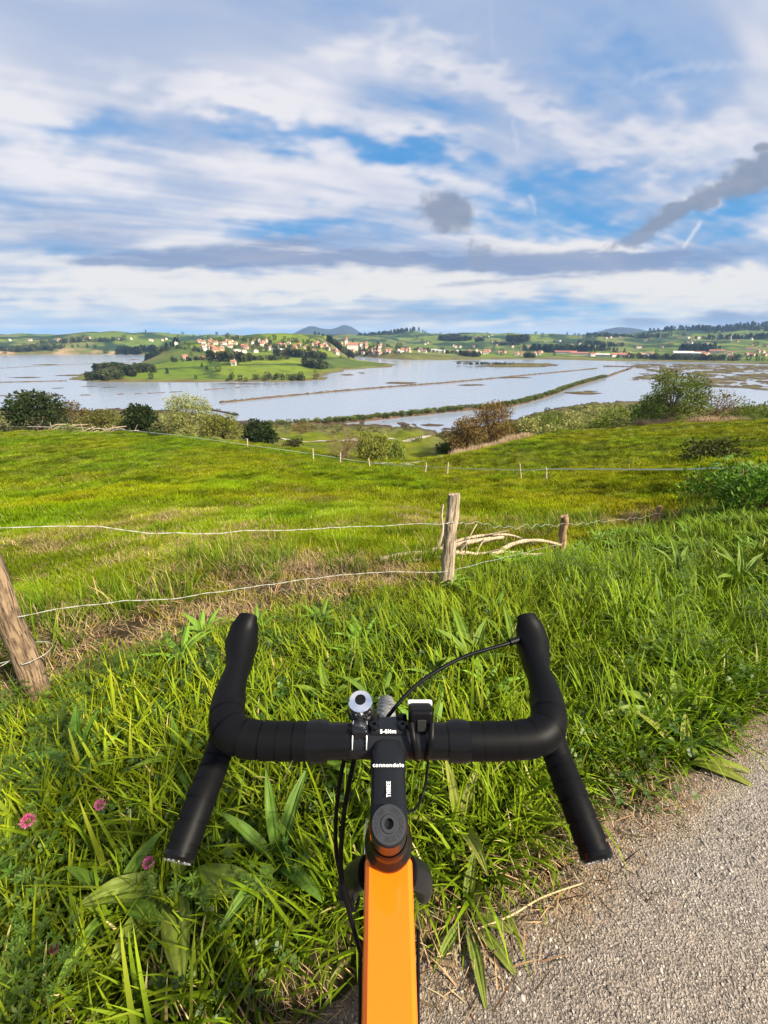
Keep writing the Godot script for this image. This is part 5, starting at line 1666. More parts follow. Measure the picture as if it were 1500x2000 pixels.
	make_tree("olive_shrub", "yellowish low shrub at the foot of the dark conical tree", sg, -34.5, -57.0, -8.7, 4.6, {"c0": lin(0.11, 0.12, 0.03), "c1": lin(0.17, 0.18, 0.045), "leaves": 1000, "size": 0.18, "clear": 0.02, "stems": 4, "lobes": 10, "belly": 0.3}, 204, "shrub")
	make_tree("yew_tree", "dark dense tree standing next to the pale green willow", sg, -31.0, -55.0, -6.6, 3.9, {"c0": lin(0.016, 0.026, 0.010), "c1": lin(0.04, 0.058, 0.018), "leaves": 2200, "size": 0.22, "clear": 0.10, "stems": 1, "lobes": 18, "belly": 0.35}, 205)
	make_tree("dark_bush", "small dark bush by the water beyond the olive shrub", sg, -50.0, -75.0, -9.7, 3.4, {"c0": lin(0.03, 0.04, 0.015), "c1": lin(0.06, 0.075, 0.02), "leaves": 700, "size": 0.2, "clear": 0.02, "stems": 3, "lobes": 8, "belly": 0.3}, 206, "shrub")
	make_tree("pale_willow", "large pale yellow green willow standing above the shore", sg, -27.6, -60.0, -5.7, 6.8, {"c0": lin(0.17, 0.19, 0.045), "c1": lin(0.34, 0.35, 0.12), "leaves": 3200, "size": 0.17, "slim": 0.5, "clear": 0.06, "stems": 2, "lobes": 24, "spread": 0.17, "bark": lin(0.16, 0.13, 0.07)}, 207)
	make_tree("olive_willow", "rounded olive willow touching the pale green willow", sg, -23.4, -61.0, -8.8, 5.6, {"c0": lin(0.10, 0.105, 0.025), "c1": lin(0.20, 0.21, 0.04), "leaves": 2000, "size": 0.18, "clear": 0.05, "stems": 3, "lobes": 16, "bare": 0.3}, 208)
	make_tree("thorn_thicket", "blackish thicket beside the start of the dyke", sg, -16.6, -56.0, -8.8, 4.3, {"c0": lin(0.014, 0.024, 0.010), "c1": lin(0.035, 0.055, 0.016), "leaves": 2200, "size": 0.22, "clear": 0.03, "stems": 3, "lobes": 18, "belly": 0.35}, 209)
	make_tree("bare_alder", "small orange brown half bare tree in the marsh", sg, -19.5, -100.0, -17.0, 6.4, {"c0": lin(0.14, 0.10, 0.03), "c1": lin(0.20, 0.15, 0.05), "leaves": 500, "size": 0.20, "clear": 0.15, "stems": 1, "lobes": 12, "bare": 0.8}, 210)
	make_tree("bare_oak", "leafless brown tree with a fan of twigs behind the pale posts", sg, -4.3, -46.0, -8.0, 4.3, {"c0": lin(0.15, 0.11, 0.05), "c1": lin(0.25, 0.18, 0.09), "leaves": 1500, "size": 0.085, "clear": 0.16, "stems": 2, "lobes": 20, "bare": 1.2, "bark": lin(0.19, 0.14, 0.085)}, 211)
	make_tree("yellow_willow", "dense yellow green tree next to the leafless brown tree", sg, -1.3, -48.0, -8.7, 3.9, {"c0": lin(0.13, 0.145, 0.025), "c1": lin(0.26, 0.27, 0.055), "leaves": 3200, "size": 0.15, "clear": 0.05, "stems": 2, "lobes": 18}, 212)
	make_tree("weeping_willow", "small weeping willow with bright hanging foliage in the dip", sg, 1.05, -50.0, -9.6, 2.7, {"c0": lin(0.14, 0.18, 0.03), "c1": lin(0.24, 0.28, 0.055), "leaves": 1700, "size": 0.20, "slim": 0.3, "clear": 0.2, "stems": 1, "lobes": 14, "droop": 0.55, "belly": 0.55}, 213)
	make_tree("bare_sapling", "thin leafless sapling on the lawn below the weeping willow", sg, 5.6, -78.0, -15.6, 4.8, {"c0": lin(0.10, 0.09, 0.04), "c1": lin(0.14, 0.13, 0.05), "leaves": 260, "size": 0.15, "clear": 0.25, "stems": 1, "lobes": 12, "bare": 1.0}, 214)
	make_tree("green_bush", "small green bush tucked under the russet thicket", sg, 8.5, -57.0, -11.9, 3.2, {"c0": lin(0.05, 0.09, 0.016), "c1": lin(0.10, 0.15, 0.028), "leaves": 1100, "size": 0.16, "clear": 0.02, "stems": 3, "lobes": 12, "belly": 0.35}, 215, "shrub")
	var russet := {"c0": lin(0.11, 0.07, 0.022), "c1": lin(0.21, 0.135, 0.045), "leaves": 4300, "size": 0.16, "clear": 0.05, "stems": 4, "lobes": 22, "bare": 0.8, "belly": 0.38, "bark": lin(0.11, 0.07, 0.045)}
	make_tree("russet_thicket", "lower russet brown thicket with pale twig tips", sg, 10.9, -56.0, -8.2, 5.6, russet, 216)
	make_tree("russet_thicket", "taller russet brown thicket reaching over the dyke", sg, 15.2, -60.0, -6.9, 7.0, russet, 217)
	var grey_w := {"c0": lin(0.15, 0.155, 0.045), "c1": lin(0.40, 0.39, 0.15), "leaves": 1700, "size": 0.19, "clear": 0.02, "stems": 4, "lobes": 15, "belly": 0.30, "spread": 0.22}
	var green_w := {"c0": lin(0.075, 0.105, 0.018), "c1": lin(0.19, 0.225, 0.035), "leaves": 1500, "size": 0.19, "clear": 0.02, "stems": 4, "lobes": 15, "belly": 0.30, "spread": 0.22}
	var wb := [[21.2, -62.0, -9.6, 5.4, 0, "first pale rounded willow bush beside the taller russet thicket"], [18.6, -64.0, -10.4, 3.8, 1, "low green willow bush half hidden by the taller russet thicket"], [27.4, -71.0, -10.1, 5.6, 1, "green willow bush second in the row along the crest"], [31.5, -72.5, -10.2, 6.0, 0, "pale spreading willow bush in front of the green promontory"], [29.0, -64.0, -10.6, 4.6, 0, "small straw coloured willow bush on the crest of the hump"], [37.4, -76.0, -9.7, 7.0, 0, "broad pale willow bush behind the crest"], [36.8, -67.0, -8.7, 6.6, 1, "large rounded olive willow bush next to the bright green bush"], [33.0, -63.0, -9.8, 5.0, 1, "olive willow bush sloping down the crest"], [24.5, -61.0, -10.6, 4.0, 0, "lowest pale willow bush at the russet thicket's side"], [42.0, -78.0, -10.2, 6.0, 0, "pale willow bush beyond the bright green bush"]]
	for i in wb.size():
		make_tree("willow_bush", wb[i][5], "rounded willow bushes along the crest", wb[i][0], wb[i][1], wb[i][2], wb[i][3], grey_w if wb[i][4] == 0 else green_w, 220 + i, "shrub")
	make_tree("green_tree", "bright green bush standing in front of the tall airy tree", sg, 38.4, -62.0, -6.5, 5.6, {"c0": lin(0.045, 0.085, 0.014), "c1": lin(0.10, 0.16, 0.022), "leaves": 2200, "size": 0.19, "clear": 0.04, "stems": 3, "lobes": 18, "belly": 0.38}, 240)
	make_tree("tall_tree", "tallest airy green tree on the crest of the pasture", sg, 36.0, -54.0, -2.3, 8.0, {"c0": lin(0.065, 0.10, 0.014), "c1": lin(0.15, 0.18, 0.028), "leaves": 4400, "size": 0.16, "clear": 0.10, "stems": 4, "lobes": 28, "spread": 0.15, "bare": 0.5, "belly": 0.40, "bark": lin(0.15, 0.12, 0.07)}, 241)
	make_tree("brown_tree", "sparse brown tree with bare reddish branches by the tall airy tree", sg, 44.2, -58.0, -4.9, 6.0, {"c0": lin(0.12, 0.095, 0.025), "c1": lin(0.18, 0.13, 0.04), "leaves": 900, "size": 0.17, "clear": 0.12, "stems": 3, "lobes": 18, "bare": 1.0, "bark": lin(0.20, 0.13, 0.09)}, 242)
	make_tree("hedge_shrub", "olive hedge shrub at the end of the dry reeds", sg, 50.0, -60.0, -7.0, 6.0, green_w, 243, "shrub")
	make_tree("hedge_shrub", "fresh green hedge shrub beside the rail post", sg, 54.5, -60.0, -7.0, 6.0, {"c0": lin(0.07, 0.13, 0.016), "c1": lin(0.14, 0.20, 0.03), "leaves": 1400, "size": 0.2, "clear": 0.02, "stems": 3, "lobes": 12, "belly": 0.32}, 244, "shrub")
	make_tree("dark_mound_bush", "dark low bush on the small meadow, the one farther down", sg, -14.5, -68.0, -13.9, 3.2, {"c0": lin(0.03, 0.03, 0.014), "c1": lin(0.06, 0.055, 0.02), "leaves": 500, "size": 0.16, "clear": 0.0, "stems": 3, "lobes": 8, "belly": 0.3}, 245, "shrub")
	make_tree("dark_mound_bush", "dark low bush on the small meadow, the one nearer the tape", sg, -13.2, -60.0, -12.6, 2.6, {"c0": lin(0.03, 0.03, 0.014), "c1": lin(0.06, 0.055, 0.02), "leaves": 500, "size": 0.16, "clear": 0.0, "stems": 3, "lobes": 8, "belly": 0.3}, 246, "shrub")
	make_tree("small_bush", "little dark green bush under the large pale willow", sg, -25.5, -47.0, -7.9, 1.4, {"c0": lin(0.03, 0.05, 0.014), "c1": lin(0.06, 0.09, 0.02), "leaves": 400, "size": 0.12, "clear": 0.0, "stems": 3, "lobes": 7, "belly": 0.3}, 247, "shrub")
	# pale fallen branches by the dark tree
	var fg := "bleached fallen branches under the darkest tree"
	rng.seed = 77
	for i in 11:
		var x := -40.5 + i * 0.95 + rr(-0.4, 0.4); var z := -51.5 + rr(-1.2, 1.2)
		var y := height(x, z)
		bough(["long arching bleached branch on the fallen heap", "short upright bleached branch on the fallen heap", "bleached branch lying low on the fallen heap"][i % 3], [Vector3(x - rr(0.8, 1.8), y + 0.1, z), Vector3(x, y + rr(0.2, 0.9), z + 0.2), Vector3(x + rr(0.4, 1.8), y + rr(0.2, 1.3), z)], rr(0.05, 0.085), [[Vector3(x, y + 0.4, z), Vector3(x + rr(-0.5, 0.6), y + rr(0.8, 1.4), z)]], pale, fg)
	# rough shrubby growth over the shore, too dense to count
	rng.seed = 91
	var sc := far_tree_mesh(1, 5)[1] as ArrayMesh
	sc.surface_set_material(0, vmat(0.7, lin(0.3, 0.4, 0.15), 0.3))
	var scw: Array = strew(5200, 60.0, 290.0, 52.0, func(x, z):
		var r := sqrt(x * x + z * z)
		var deg := rad_to_deg(atan2(x, -z))
		var sd := shore_at(deg) - r
		if sd < 3.0: return 0.0
		if deg > -15.0 and deg < 7.5 and r < 112.0: return 0.0
		if deg > 7.0 and r < 92.0: return 0.12
		return clampf(0.25 + tf.get_noise_2d(x * 2.0 + 33.0, z * 2.0) * 2.2, 0.0, 1.0) * clampf(sd / 12.0, 0.15, 1.0), 0.7, 2.2, func(_x, _z):
			var m := rng.randf()
			return hue(cmix(lin(0.085, 0.08, 0.025), lin(0.13, 0.145, 0.035), m) if m > 0.18 else lin(0.05, 0.045, 0.02), 0.25), 0.25)
	for i in scw[0].size():
		scw[0][i] = scw[0][i].scaled_local(Vector3(1.5, 0.8, 1.5))
	scatter("scrub_growth", sc, scw[0], scw[1], null, "rough olive and brown scrub covering the slope down to the shore", "scrub")
	# dry reeds along the crest
	var reed := straw(40, 0.5, 0.3, 0.9)
	var rg := Geo.new()
	for i in 60:
		var a := rr(0, TAU); var d := sqrt(rng.randf()) * 0.6
		rg.blade(Vector3(cos(a) * d, 0, sin(a) * d), rr(0, TAU), rr(0.5, 1.1), 0.035, rr(0.0, 0.3), rr(0.1, 0.7), hue(lin(0.30, 0.21, 0.12), 0.2), hue(lin(0.46, 0.34, 0.22), 0.2), 2)
	var rw := []; var rc := []
	for i in 420:
		var f := rng.randf()
		var x := 0.0; var z := 0.0
		if i < 240:
			x = lerpf(32.0, 58.0, f); z = -50.5 - rr(0.0, 3.0) - (2.0 if x < 38.0 else 0.0)
		else:
			x = lerpf(8.0, 19.0, f); z = lerpf(-47.5, -55.0, f) + rr(-1.2, 1.2)
		rw.append(Transform3D(Basis(Vector3.UP, rr(0, TAU)).scaled(Vector3.ONE * rr(0.6, 1.1)), Vector3(x, height(x, z), z)))
		rc.append(Color.WHITE * rr(0.75, 1.2))
	scatter("dry_reeds", rg.mesh(M.bark), rw, rc, null, "dry buff reeds edging the crest under the trees", "reeds")
	# track in the dip and the rail post
	for tr in [[[Vector2(-40, -72), Vector2(-22, -72), Vector2(-14, -76), Vector2(-4.5, -79), Vector2(6, -84), Vector2(14, -92)], "gravel_track"], [[Vector2(-1.0, -43.0), Vector2(3.0, -43.5), Vector2(7.0, -46.0)], "sandy_track"]]:
		var gg := Geo.new()
		var pp := []
		for q in tr[0]: pp.append(Vector3(q.x, 0, q.y))
		pp = smooth_path(pp, 0.8)
		for i in pp.size() - 1:
			var d := ((pp[i + 1] - pp[i]) as Vector3).normalized(); var s := Vector3(-d.z, 0, d.x) * 0.9
			var cr := []
			for k in [pp[i] - s, pp[i] + s, pp[i + 1] + s, pp[i + 1] - s]:
				cr.append(Vector3(k.x, height(k.x, k.z) + 0.12, k.z))
			gg.quad(cr[0], cr[1], cr[2], cr[3], Vector3.UP)
		structure(tr[1], gg.mesh(), mat(lin(0.34, 0.30, 0.25), 0.95))
	# ------------------------------------------------ dykes in the estuary
	var dyk := [
		[[Vector2(-47, -154), Vector2(-21.5, -162.6), Vector2(0, -173.9), Vector2(34.7, -195), Vector2(50, -201), Vector2(69.4, -218), Vector2(100, -258), Vector2(121.5, -290), Vector2(150, -328), Vector2(183, -370)], 3.2, 1.1, 1.0, "near overgrown dyke sweeping from the marsh up to the salt flats"],
		[[Vector2(187, -375), Vector2(215, -415), Vector2(248, -460)], 3.4, 0.9, 0.25, "bare brown end piece of the overgrown dyke"],
		[[Vector2(254, -468), Vector2(280, -506), Vector2(283, -520), Vector2(258, -528)], 3.4, 0.9, 0.12, "hooked last piece of the overgrown dyke by the salt flats"],
		[[Vector2(-83, -220), Vector2(-45, -256.6), Vector2(0, -293.4), Vector2(49.5, -329), Vector2(140.8, -408.5), Vector2(232, -488)], 2.0, 0.7, 0.32, "long thin middle dyke crossing the open water"],
		[[Vector2(-175, -251.7), Vector2(-137.5, -261.6), Vector2(-101, -290), Vector2(-67.8, -325)], 0.8, 0.35, 0.0, "thin broken line of stones off the green peninsula"],
		[[Vector2(-330, -318), Vector2(-285.8, -329), Vector2(-245, -341.8)], 1.4, 0.5, 0.0, "straight dark dyke joining the tip of the peninsula"],
		[[Vector2(-260, -247), Vector2(-218.9, -249.3), Vector2(-184, -249.3)], 1.0, 0.4, 0.0, "short reddish dyke behind the darkest tree"],
		[[Vector2(-430, -470), Vector2(-400, -560), Vector2(-350, -620)], 1.2, 0.3, 0.0, "faint curved dyke in the far bay"],
		[[Vector2(-95, -205), Vector2(-78, -196), Vector2(-62, -182)], 1.6, 0.6, 0.5, "grassy spit joining the near shore by the dark conical tree"]]
	rng.seed = 55
	var bush := far_tree_mesh(1, 9)[1] as ArrayMesh
	bush.surface_set_material(0, vmat(0.7, lin(0.3, 0.4, 0.15), 0.3))
	for k in dyk.size():
		var q = dyk[k]
		var pp := []
		for p in q[0]: pp.append(Vector3(p.x, WATER, p.y))
		pp = smooth_path(pp, 2.0)
		var o := base("dyke", pp[0], q[4], "dyke", "old dykes in the estuary")
		var gg := Geo.new()
		var dn := noise(300 + k, 0.25, 3)
		var rows := []
		for i in pp.size():
			var d: Vector3 = (pp[mini(i + 1, pp.size() - 1)] - pp[maxi(i - 1, 0)]).normalized()
			var s := Vector3(-d.z, 0, d.x)
			var wv: float = q[1] * (1.0 + dn.get_noise_1d(i * 1.0) * 0.7)
			var hv: float = q[2] * (1.0 + dn.get_noise_1d(i * 1.7 + 100.0) * 0.8)
			if k == 4 and dn.get_noise_1d(i * 1.3 + 40.0) < -0.1: hv = -0.5
			var row := []
			for e in [[-1.0, -0.4], [-0.75, 0.55], [-0.3, 1.0], [0.3, 1.0], [0.75, 0.55], [1.0, -0.4]]:
				row.append(pp[i] - pp[0] + s * wv * e[0] * 0.5 + Vector3(0, hv * e[1] if e[1] > 0.0 else -0.4, 0))
			rows.append(row)
		for i in rows.size() - 1:
			for j in 5:
				var c := hue(lin(0.085, 0.058, 0.038) if j != 2 or q[3] < 0.1 else lin(0.10, 0.085, 0.035), 0.25)
				var up := Vector3(0, 1, 0)
				gg.quad(rows[i][j], rows[i][j + 1], rows[i + 1][j + 1], rows[i + 1][j], up, c)
		part("bank", gg.mesh(), o, earth)
		if q[3] > 0.0:
			var bw := []; var bc := []
			for i in range(0, pp.size()):
				for e in int(6.0 * q[3]) + 1:
					if rng.randf() > q[3] * 1.1: continue
					var s: float = rr(1.0, 2.6) * (0.55 + 0.45 * q[3])
					if k != 0: s *= 0.6
					var d2: Vector3 = (pp[mini(i + 1, pp.size() - 1)] - pp[maxi(i - 1, 0)]).normalized()
					var off: Vector3 = Vector3(-d2.z, 0, d2.x) * rr(-0.45, 0.45) * q[1] + d2 * rr(-1.0, 1.0)
					bw.append(Transform3D(Basis(Vector3.UP, rr(0, TAU)).scaled(Vector3(s * 1.1, s * 0.8, s * 1.1)), pp[i] - pp[0] + off + Vector3(0, q[2] * 0.5, 0)))
					bc.append(hue(cmix(lin(0.06, 0.085, 0.018), lin(0.17, 0.19, 0.04), rng.randf()), 0.2))
			if bw.size(): scatter("growth", bush, bw, bc, o)
	# small rocks, mud banks and islets showing above the water
	var isl := [[-8, -150, 9, 4], [18, -160, 5, 2.5], [23, -153, 3, 1.6], [30, -166, 3, 1.2], [47, -180, 5, 2], [55, -190, 3, 1.2], [118, -262, 12, 4], [128, -272, 6, 2], [-33, -402, 8, 4], [-22, -430, 4, 2], [-20, -415, 3, 2], [-270, -395, 26, 4], [-255, -410, 16, 3], [-250, -462, 22, 6], [-300, -372, 14, 3], [-420, -560, 20, 5], [-385, -700, 12, 4], [-340, -720, 10, 4], [-300, -700, 10, 3], [150, -600, 22, 6], [120, -640, 26, 5], [60, -310, 12, 3], [110, -371, 18, 4], [-215, -290, 5, 1.4], [-200, -300, 7, 1.4], [-185, -296, 6, 1.4], [-100, -318, 20, 2], [12, -325, 14, 4]]
	for i in isl.size():
		var q = isl[i]
		var poly := []
		rng.seed = 400 + i
		for a in 11:
			var t2 := TAU * a / 11.0
			poly.append(Vector2(q[0] + cos(t2) * q[2] * rr(0.6, 1.1), q[1] + sin(t2) * q[3] * 2.0 * rr(0.5, 1.1)))
		structure("mud_bank", flat_island(poly, 0.7, maxf(0.5, q[3] * 0.16), q[3] * 0.5, 420 + i), earth)
	# ------------------------------------------------ houses across the water
	var wall_w := mat(lin(0.56, 0.53, 0.47), 0.85); var wall_o := mat(lin(0.46, 0.34, 0.20), 0.85); var wall_p := mat(lin(0.48, 0.36, 0.30), 0.85)
	var roof_t := mat(lin(0.27, 0.12, 0.075), 0.85); var roof_r := mat(lin(0.33, 0.11, 0.08), 0.8); var roof_pale := mat(lin(0.55, 0.54, 0.52), 0.6); var roof_g := mat(lin(0.36, 0.37, 0.39), 0.6)
	var kinds := [["white_house", "white house with a terracotta roof", wall_w, roof_t, 3.3, 1.3], ["ochre_house", "ochre house with a terracotta roof", wall_o, roof_t, 3.4, 1.3], ["red_roofed_house", "pinkish house under a bright red roof", wall_p, roof_r, 3.4, 1.4], ["pale_shed", "long pale shed with a light roof", wall_w, roof_pale, 3.8, 1.1], ["red_shed", "long pale building under a red roof", wall_w, roof_r, 4.2, 1.4], ["grey_hall", "large grey hall with a low roof", roof_g, roof_pale, 6.0, 1.0]]
	rng.seed = 500
	for k in 6:
		var protos := {}
		for q in house_spots[k]:
			var x: float = q[0]; var z: float = q[1]
			var w := clampf(q[2] * (0.62 if k < 3 else 0.9), 4.2, 60.0)
			var dist := sqrt(x * x + z * z)
			var y := far_y(x, z)
			var where := "on the village hill of the peninsula"
			if dist > 1000.0: where = "on the far hillside fields" if x > -100.0 else "beyond the far bay"
			elif x > -110.0 and x < 60.0: where = "in the old town around the church"
			elif x >= 60.0: where = "along the far shore"
			var near := dist < 640.0
			var key := "%d %s" % [int(w / 3.0), near]
			var label: String = ("little " if w < 6.5 else ("broad " if w > 9.0 and k < 3 else "")) + kinds[k][1] + " " + whereabouts(x, z)
			var o: Node3D
			if protos.has(key):
				o = (protos[key] as Node3D).duplicate()
				o.name = numbered(kinds[k][0]); add_child(o)
				tag(o, label, "house" if k < 3 else "building", "houses across the estuary")
			else:
				o = base(kinds[k][0], Vector3.ZERO, label, "house" if k < 3 else "building", "houses across the estuary")
				house_parts(o, w, minf(w * 0.85, 11.0), kinds[k][4], kinds[k][5], kinds[k][2], kinds[k][3], near or w > 20.0, k < 3)
				protos[key] = o
			o.position = Vector3(x, y, z)
			o.rotation.y = -atan2(x, -z) + (rr(-0.6, 0.6) if w < 16.0 else rr(-0.08, 0.08)) + (PI / 2.0 if w < 12.0 and rng.randf() < 0.3 else 0.0)
	var ch := base("church", Vector3(-57.8, far_y(-57.8, -840.7), -840.7), "church with a square bell tower and pointed cap in the old town", "church")
	house_parts(ch, 20.0, 11.0, 8.0, 4.0, wall_w, roof_t, false, false)
	var cg := Geo.new(); cg.box(Vector3(-11.5, 7.5, 0), Vector3(5, 19, 5))
	part("bell_tower", cg.mesh(), ch, wall_w)
	cg = Geo.new(); cg.lathe([Vector2(3.8, 0), Vector2(0.0, 5.5)], Vector3(-11.5, 17.0, 0), Basis(), 8)
	part("tower_cap", cg.mesh(), ch, roof_t)
	var am := base("radio_mast", Vector3(-225, far_y(-225, -720), -720), "thin pair of radio masts on top of the village hill", "mast")
	for s in [-1.5, 2.0]:
		cg = Geo.new(); cg.tube([Vector3(s, 0, 0), Vector3(s, 14.0 + s, 0)], [0.25, 0.12], 6)
		part("mast", cg.mesh(), am, mat(lin(0.3, 0.3, 0.3)))
	# ------------------------------------------------ trees across the water
	var fl := vmat(0.75, lin(0.25, 0.35, 0.15), 0.3)
	var cols := [lin(0.030, 0.050, 0.018), lin(0.055, 0.080, 0.020), lin(0.018, 0.034, 0.018), lin(0.10, 0.085, 0.035)]
	var tk_names := ["round_tree", "spreading_tree", "conifer_tree", "brown_tree"]
	var tk_says := ["dark round tree", "olive green spreading tree", "dark conifer", "brown leafless tree"]
	var pro := []
	for k in 4:
		var ms := far_tree_mesh([0, 1, 2, 1][k], 600 + k)
		var o := base(tk_names[k] if k != 3 else "bare_brown_tree", Vector3.ZERO, "", "tree")
		part("trunk", ms[0], o, M.bark)
		var gm2 := fl.duplicate() as StandardMaterial3D
		gm2.albedo_color = cols[k].linear_to_srgb()
		part("crown", ms[1], o, gm2)
		pro.append(o)
	rng.seed = 620
	var placed_n := 0
	var used_first := [false, false, false, false]
	var tries := 0
	while placed_n < 170 and tries < 6000:
		tries += 1
		var pen_side := placed_n < 60
		var deg := rr(-34.0, -4.0) if pen_side else rr(-42.0, 43.0)
		var dist := rr(350.0, 760.0) if pen_side else rr(720.0, 1750.0)
		var x := sin(deg_to_rad(deg)) * dist; var z := -cos(deg_to_rad(deg)) * dist
		var sd := far_sd(x, z)
		if sd < 6.0: continue
		var hedge := celle.get_noise_2d(x, z)
		if hedge > -0.88 and rng.randf() > 0.10 and sd > 14.0: continue
		var k := [0, 0, 1, 1, 2, 3][rng.randi() % 6] as int
		var o: Node3D = pro[k]
		if used_first[k]:
			o = (pro[k] as Node3D).duplicate()
			o.name = numbered(tk_names[k] if k != 3 else "bare_brown_tree"); add_child(o)
		used_first[k] = true
		var where := "among the fields of the green peninsula" if pen_side else ("in the fields beyond the far bay" if deg < -20.0 else "in the hillside fields across the estuary")
		var s := rr(5.0, 10.0) * (0.6 if pen_side else 1.15)
		tag(o, ("small " if s < (4.5 if pen_side else 8.5) else "large ") + tk_says[k] + " " + whereabouts(x, z), "tree", "scattered trees across the estuary")
		o.position = Vector3(x, far_y(x, z) - 0.3, z)
		o.scale = Vector3(s * rr(0.9, 1.25), s, s * rr(0.9, 1.25))
		o.rotation.y = rr(0, TAU)
		placed_n += 1
	# woods that read as one dark mass each: bearing, distance, half width, half depth, trees, height, conifer share
	var woods := [[-29.6, 1075, 62, 26, 150, 13, 0.8, "long dark pine wood behind the far bay"], [-27.2, 730, 42, 12, 70, 9, 0.9, "tall dark pine wood at the neck of the peninsula"], [-34.0, 1110, 60, 14, 70, 9, 0.2, "dark scrub wood under the earth banks"], [-18.6, 480, 26, 12, 46, 9, 0.1, "brown and dark grove in the middle of the peninsula"], [-10.2, 560, 40, 9, 54, 9, 0.1, "dark hedge wood above the brown field"], [-8.6, 455, 14, 12, 30, 8, 0.1, "dark grove by the shore of the peninsula"], [-30.8, 412, 26, 16, 170, 6, 0.2, "dark scrub covering the rocky tip of the peninsula"], [-31.4, 440, 12, 8, 34, 9, 0.3, "dark clump by the tip house"], [-5.0, 745, 30, 14, 60, 10, 0.3, "trees round the edge of the old town"], [0.5, 1900, 150, 60, 150, 15, 0.6, "dark wood on the ridge beside the blue mountains"], [8.2, 1450, 40, 30, 70, 14, 0.4, "square dark wood on the hillside"], [9.6, 1420, 40, 16, 50, 12, 0.4, "strip of dark wood below the square wood"], [11.8, 1380, 14, 12, 22, 13, 0.2, "small round grove above the town"], [16.3, 1300, 32, 18, 60, 18, 0.3, "big rounded dark grove on the hillside"], [15.2, 1240, 40, 10, 40, 8, 0.0, "long low thicket under the rounded grove"], [22.0, 1080, 95, 26, 200, 13, 0.6, "long dark wood above the sheds"], [34.6, 1120, 36, 24, 80, 14, 0.6, "dark wood behind the red roofed sheds"], [37.8, 2100, 300, 100, 260, 18, 0.8, "dark forest along the ridge"], [10.8, 760, 22, 8, 30, 8, 0.2, "trees along the water by the town"], [18.0, 775, 12, 6, 14, 8, 0.2, "trees in front of the long sheds"], [33.5, 800, 90, 22, 120, 8, 0.1, "scrubby trees between the sheds and the salt flats"], [-14.5, 352, 70, 7, 80, 4, 0.0, "shrubs along the water's edge of the peninsula"], [12.8, 560, 44, 12, 60, 3, 0.0, "low growth on the flat island"], [-18.5, 690, 110, 60, 80, 5, 0.1, "garden trees between the houses of the village hill"], [-11.0, 680, 70, 45, 60, 6, 0.1, "garden trees on the lower side of the village"], [-4.5, 800, 60, 40, 70, 6, 0.2, "garden trees between the roofs of the old town"], [6.0, 870, 110, 30, 60, 6, 0.2, "garden trees along the far shore houses"], [-37.5, 1215, 70, 16, 80, 9, 0.3, "dark bushes behind the bare earth banks"], [-33.0, 1300, 110, 14, 70, 9, 0.2, "hedge wood on the slope beyond the far bay"], [40.0, 1500, 160, 30, 110, 14, 0.6, "dark wood under the forested ridge"], [28.0, 1620, 150, 30, 90, 14, 0.5, "dark wood on the skyline above the salt flats"], [-15.5, 505, 46, 8, 50, 5, 0.1, "hedge of shrubs across the peninsula's low fields"], [-21.5, 545, 44, 6, 46, 5, 0.1, "hedge below the lone cottages"], [25.5, 1290, 70, 14, 50, 10, 0.4, "hedge wood across the upper fields"]]
	rng.seed = 640
	for q in woods:
		var wm_ := []; var wc := []
		var con: bool = q[6] > 0.5
		for i in q[4]:
			var a := rr(0, TAU); var d := sqrt(rng.randf())
			var t3 := deg_to_rad(q[0])
			var px: float = cos(a) * d * q[2] * (0.85 + 0.3 * sin(a * 3.0)); var pz: float = sin(a) * d * q[3]
			var x: float = sin(t3) * (q[1] + pz) + cos(t3) * px; var z: float = -cos(t3) * (q[1] + pz) + sin(t3) * px
			var y := far_y(x, z)
			if q[7].begins_with("low growth"): y = WATER + 1.2
			elif far_sd(x, z) < 1.5: continue
			var s: float = q[5] * rr(0.65, 1.15)
			wm_.append(Transform3D(Basis(Vector3.UP, rr(0, TAU)).scaled(Vector3(s * 1.15, s, s * 1.15)), Vector3(x, y - 0.4, z)))
			wc.append(hue(cmix(lin(0.018, 0.034, 0.020), lin(0.04, 0.058, 0.022), rng.randf()) if rng.randf() < 0.4 + q[6] * 0.6 else cmix(lin(0.07, 0.065, 0.03), lin(0.09, 0.11, 0.03), rng.randf()), 0.2))
		var wmesh := (far_tree_mesh(0 if not con else 2, 650)[1]) as ArrayMesh
		wmesh.surface_set_material(0, fl)
		scatter("wood", wmesh, wm_, wc, null, q[7], "wood")
	# ------------------------------------------------ single plants of the verge
	rng.seed = 700
	var pl := lin(0.075, 0.135, 0.012); var plt := lin(0.15, 0.225, 0.02)
	var yel := lin(0.19, 0.23, 0.03)
	rosette("plantain", "big plantain with upright ribbed leaves just under the hose", 0.42, -1.62, [[80, 0.24, 20, 40], [200, 0.22, 25, 50], [250, 0.26, 30, 40], [300, 0.22, 35, 45], [20, 0.20, 40, 50], [140, 0.22, 45, 40], [170, 0.17, 60, 40], [330, 0.16, 55, 60]], pl, plt, 0.042)
	rosette("plantain", "plantain with broad leaves beside the knob of the hood under the hose", 0.66, -1.72, [[260, 0.22, 25, 40], [300, 0.20, 30, 50], [230, 0.20, 40, 40], [60, 0.18, 50, 40], [10, 0.15, 60, 60]], pl, plt, 0.040)
	rosette("plantain", "plantain spreading one long flat yellow green leaf beside the bar bend", 1.22, -1.30, [[178, 0.30, 62, 38], [250, 0.20, 40, 50], [290, 0.22, 35, 60], [330, 0.20, 55, 50], [60, 0.24, 70, 35], [100, 0.20, 72, 30], [205, 0.22, 50, 50]], lin(0.12, 0.20, 0.022), yel, 0.055)
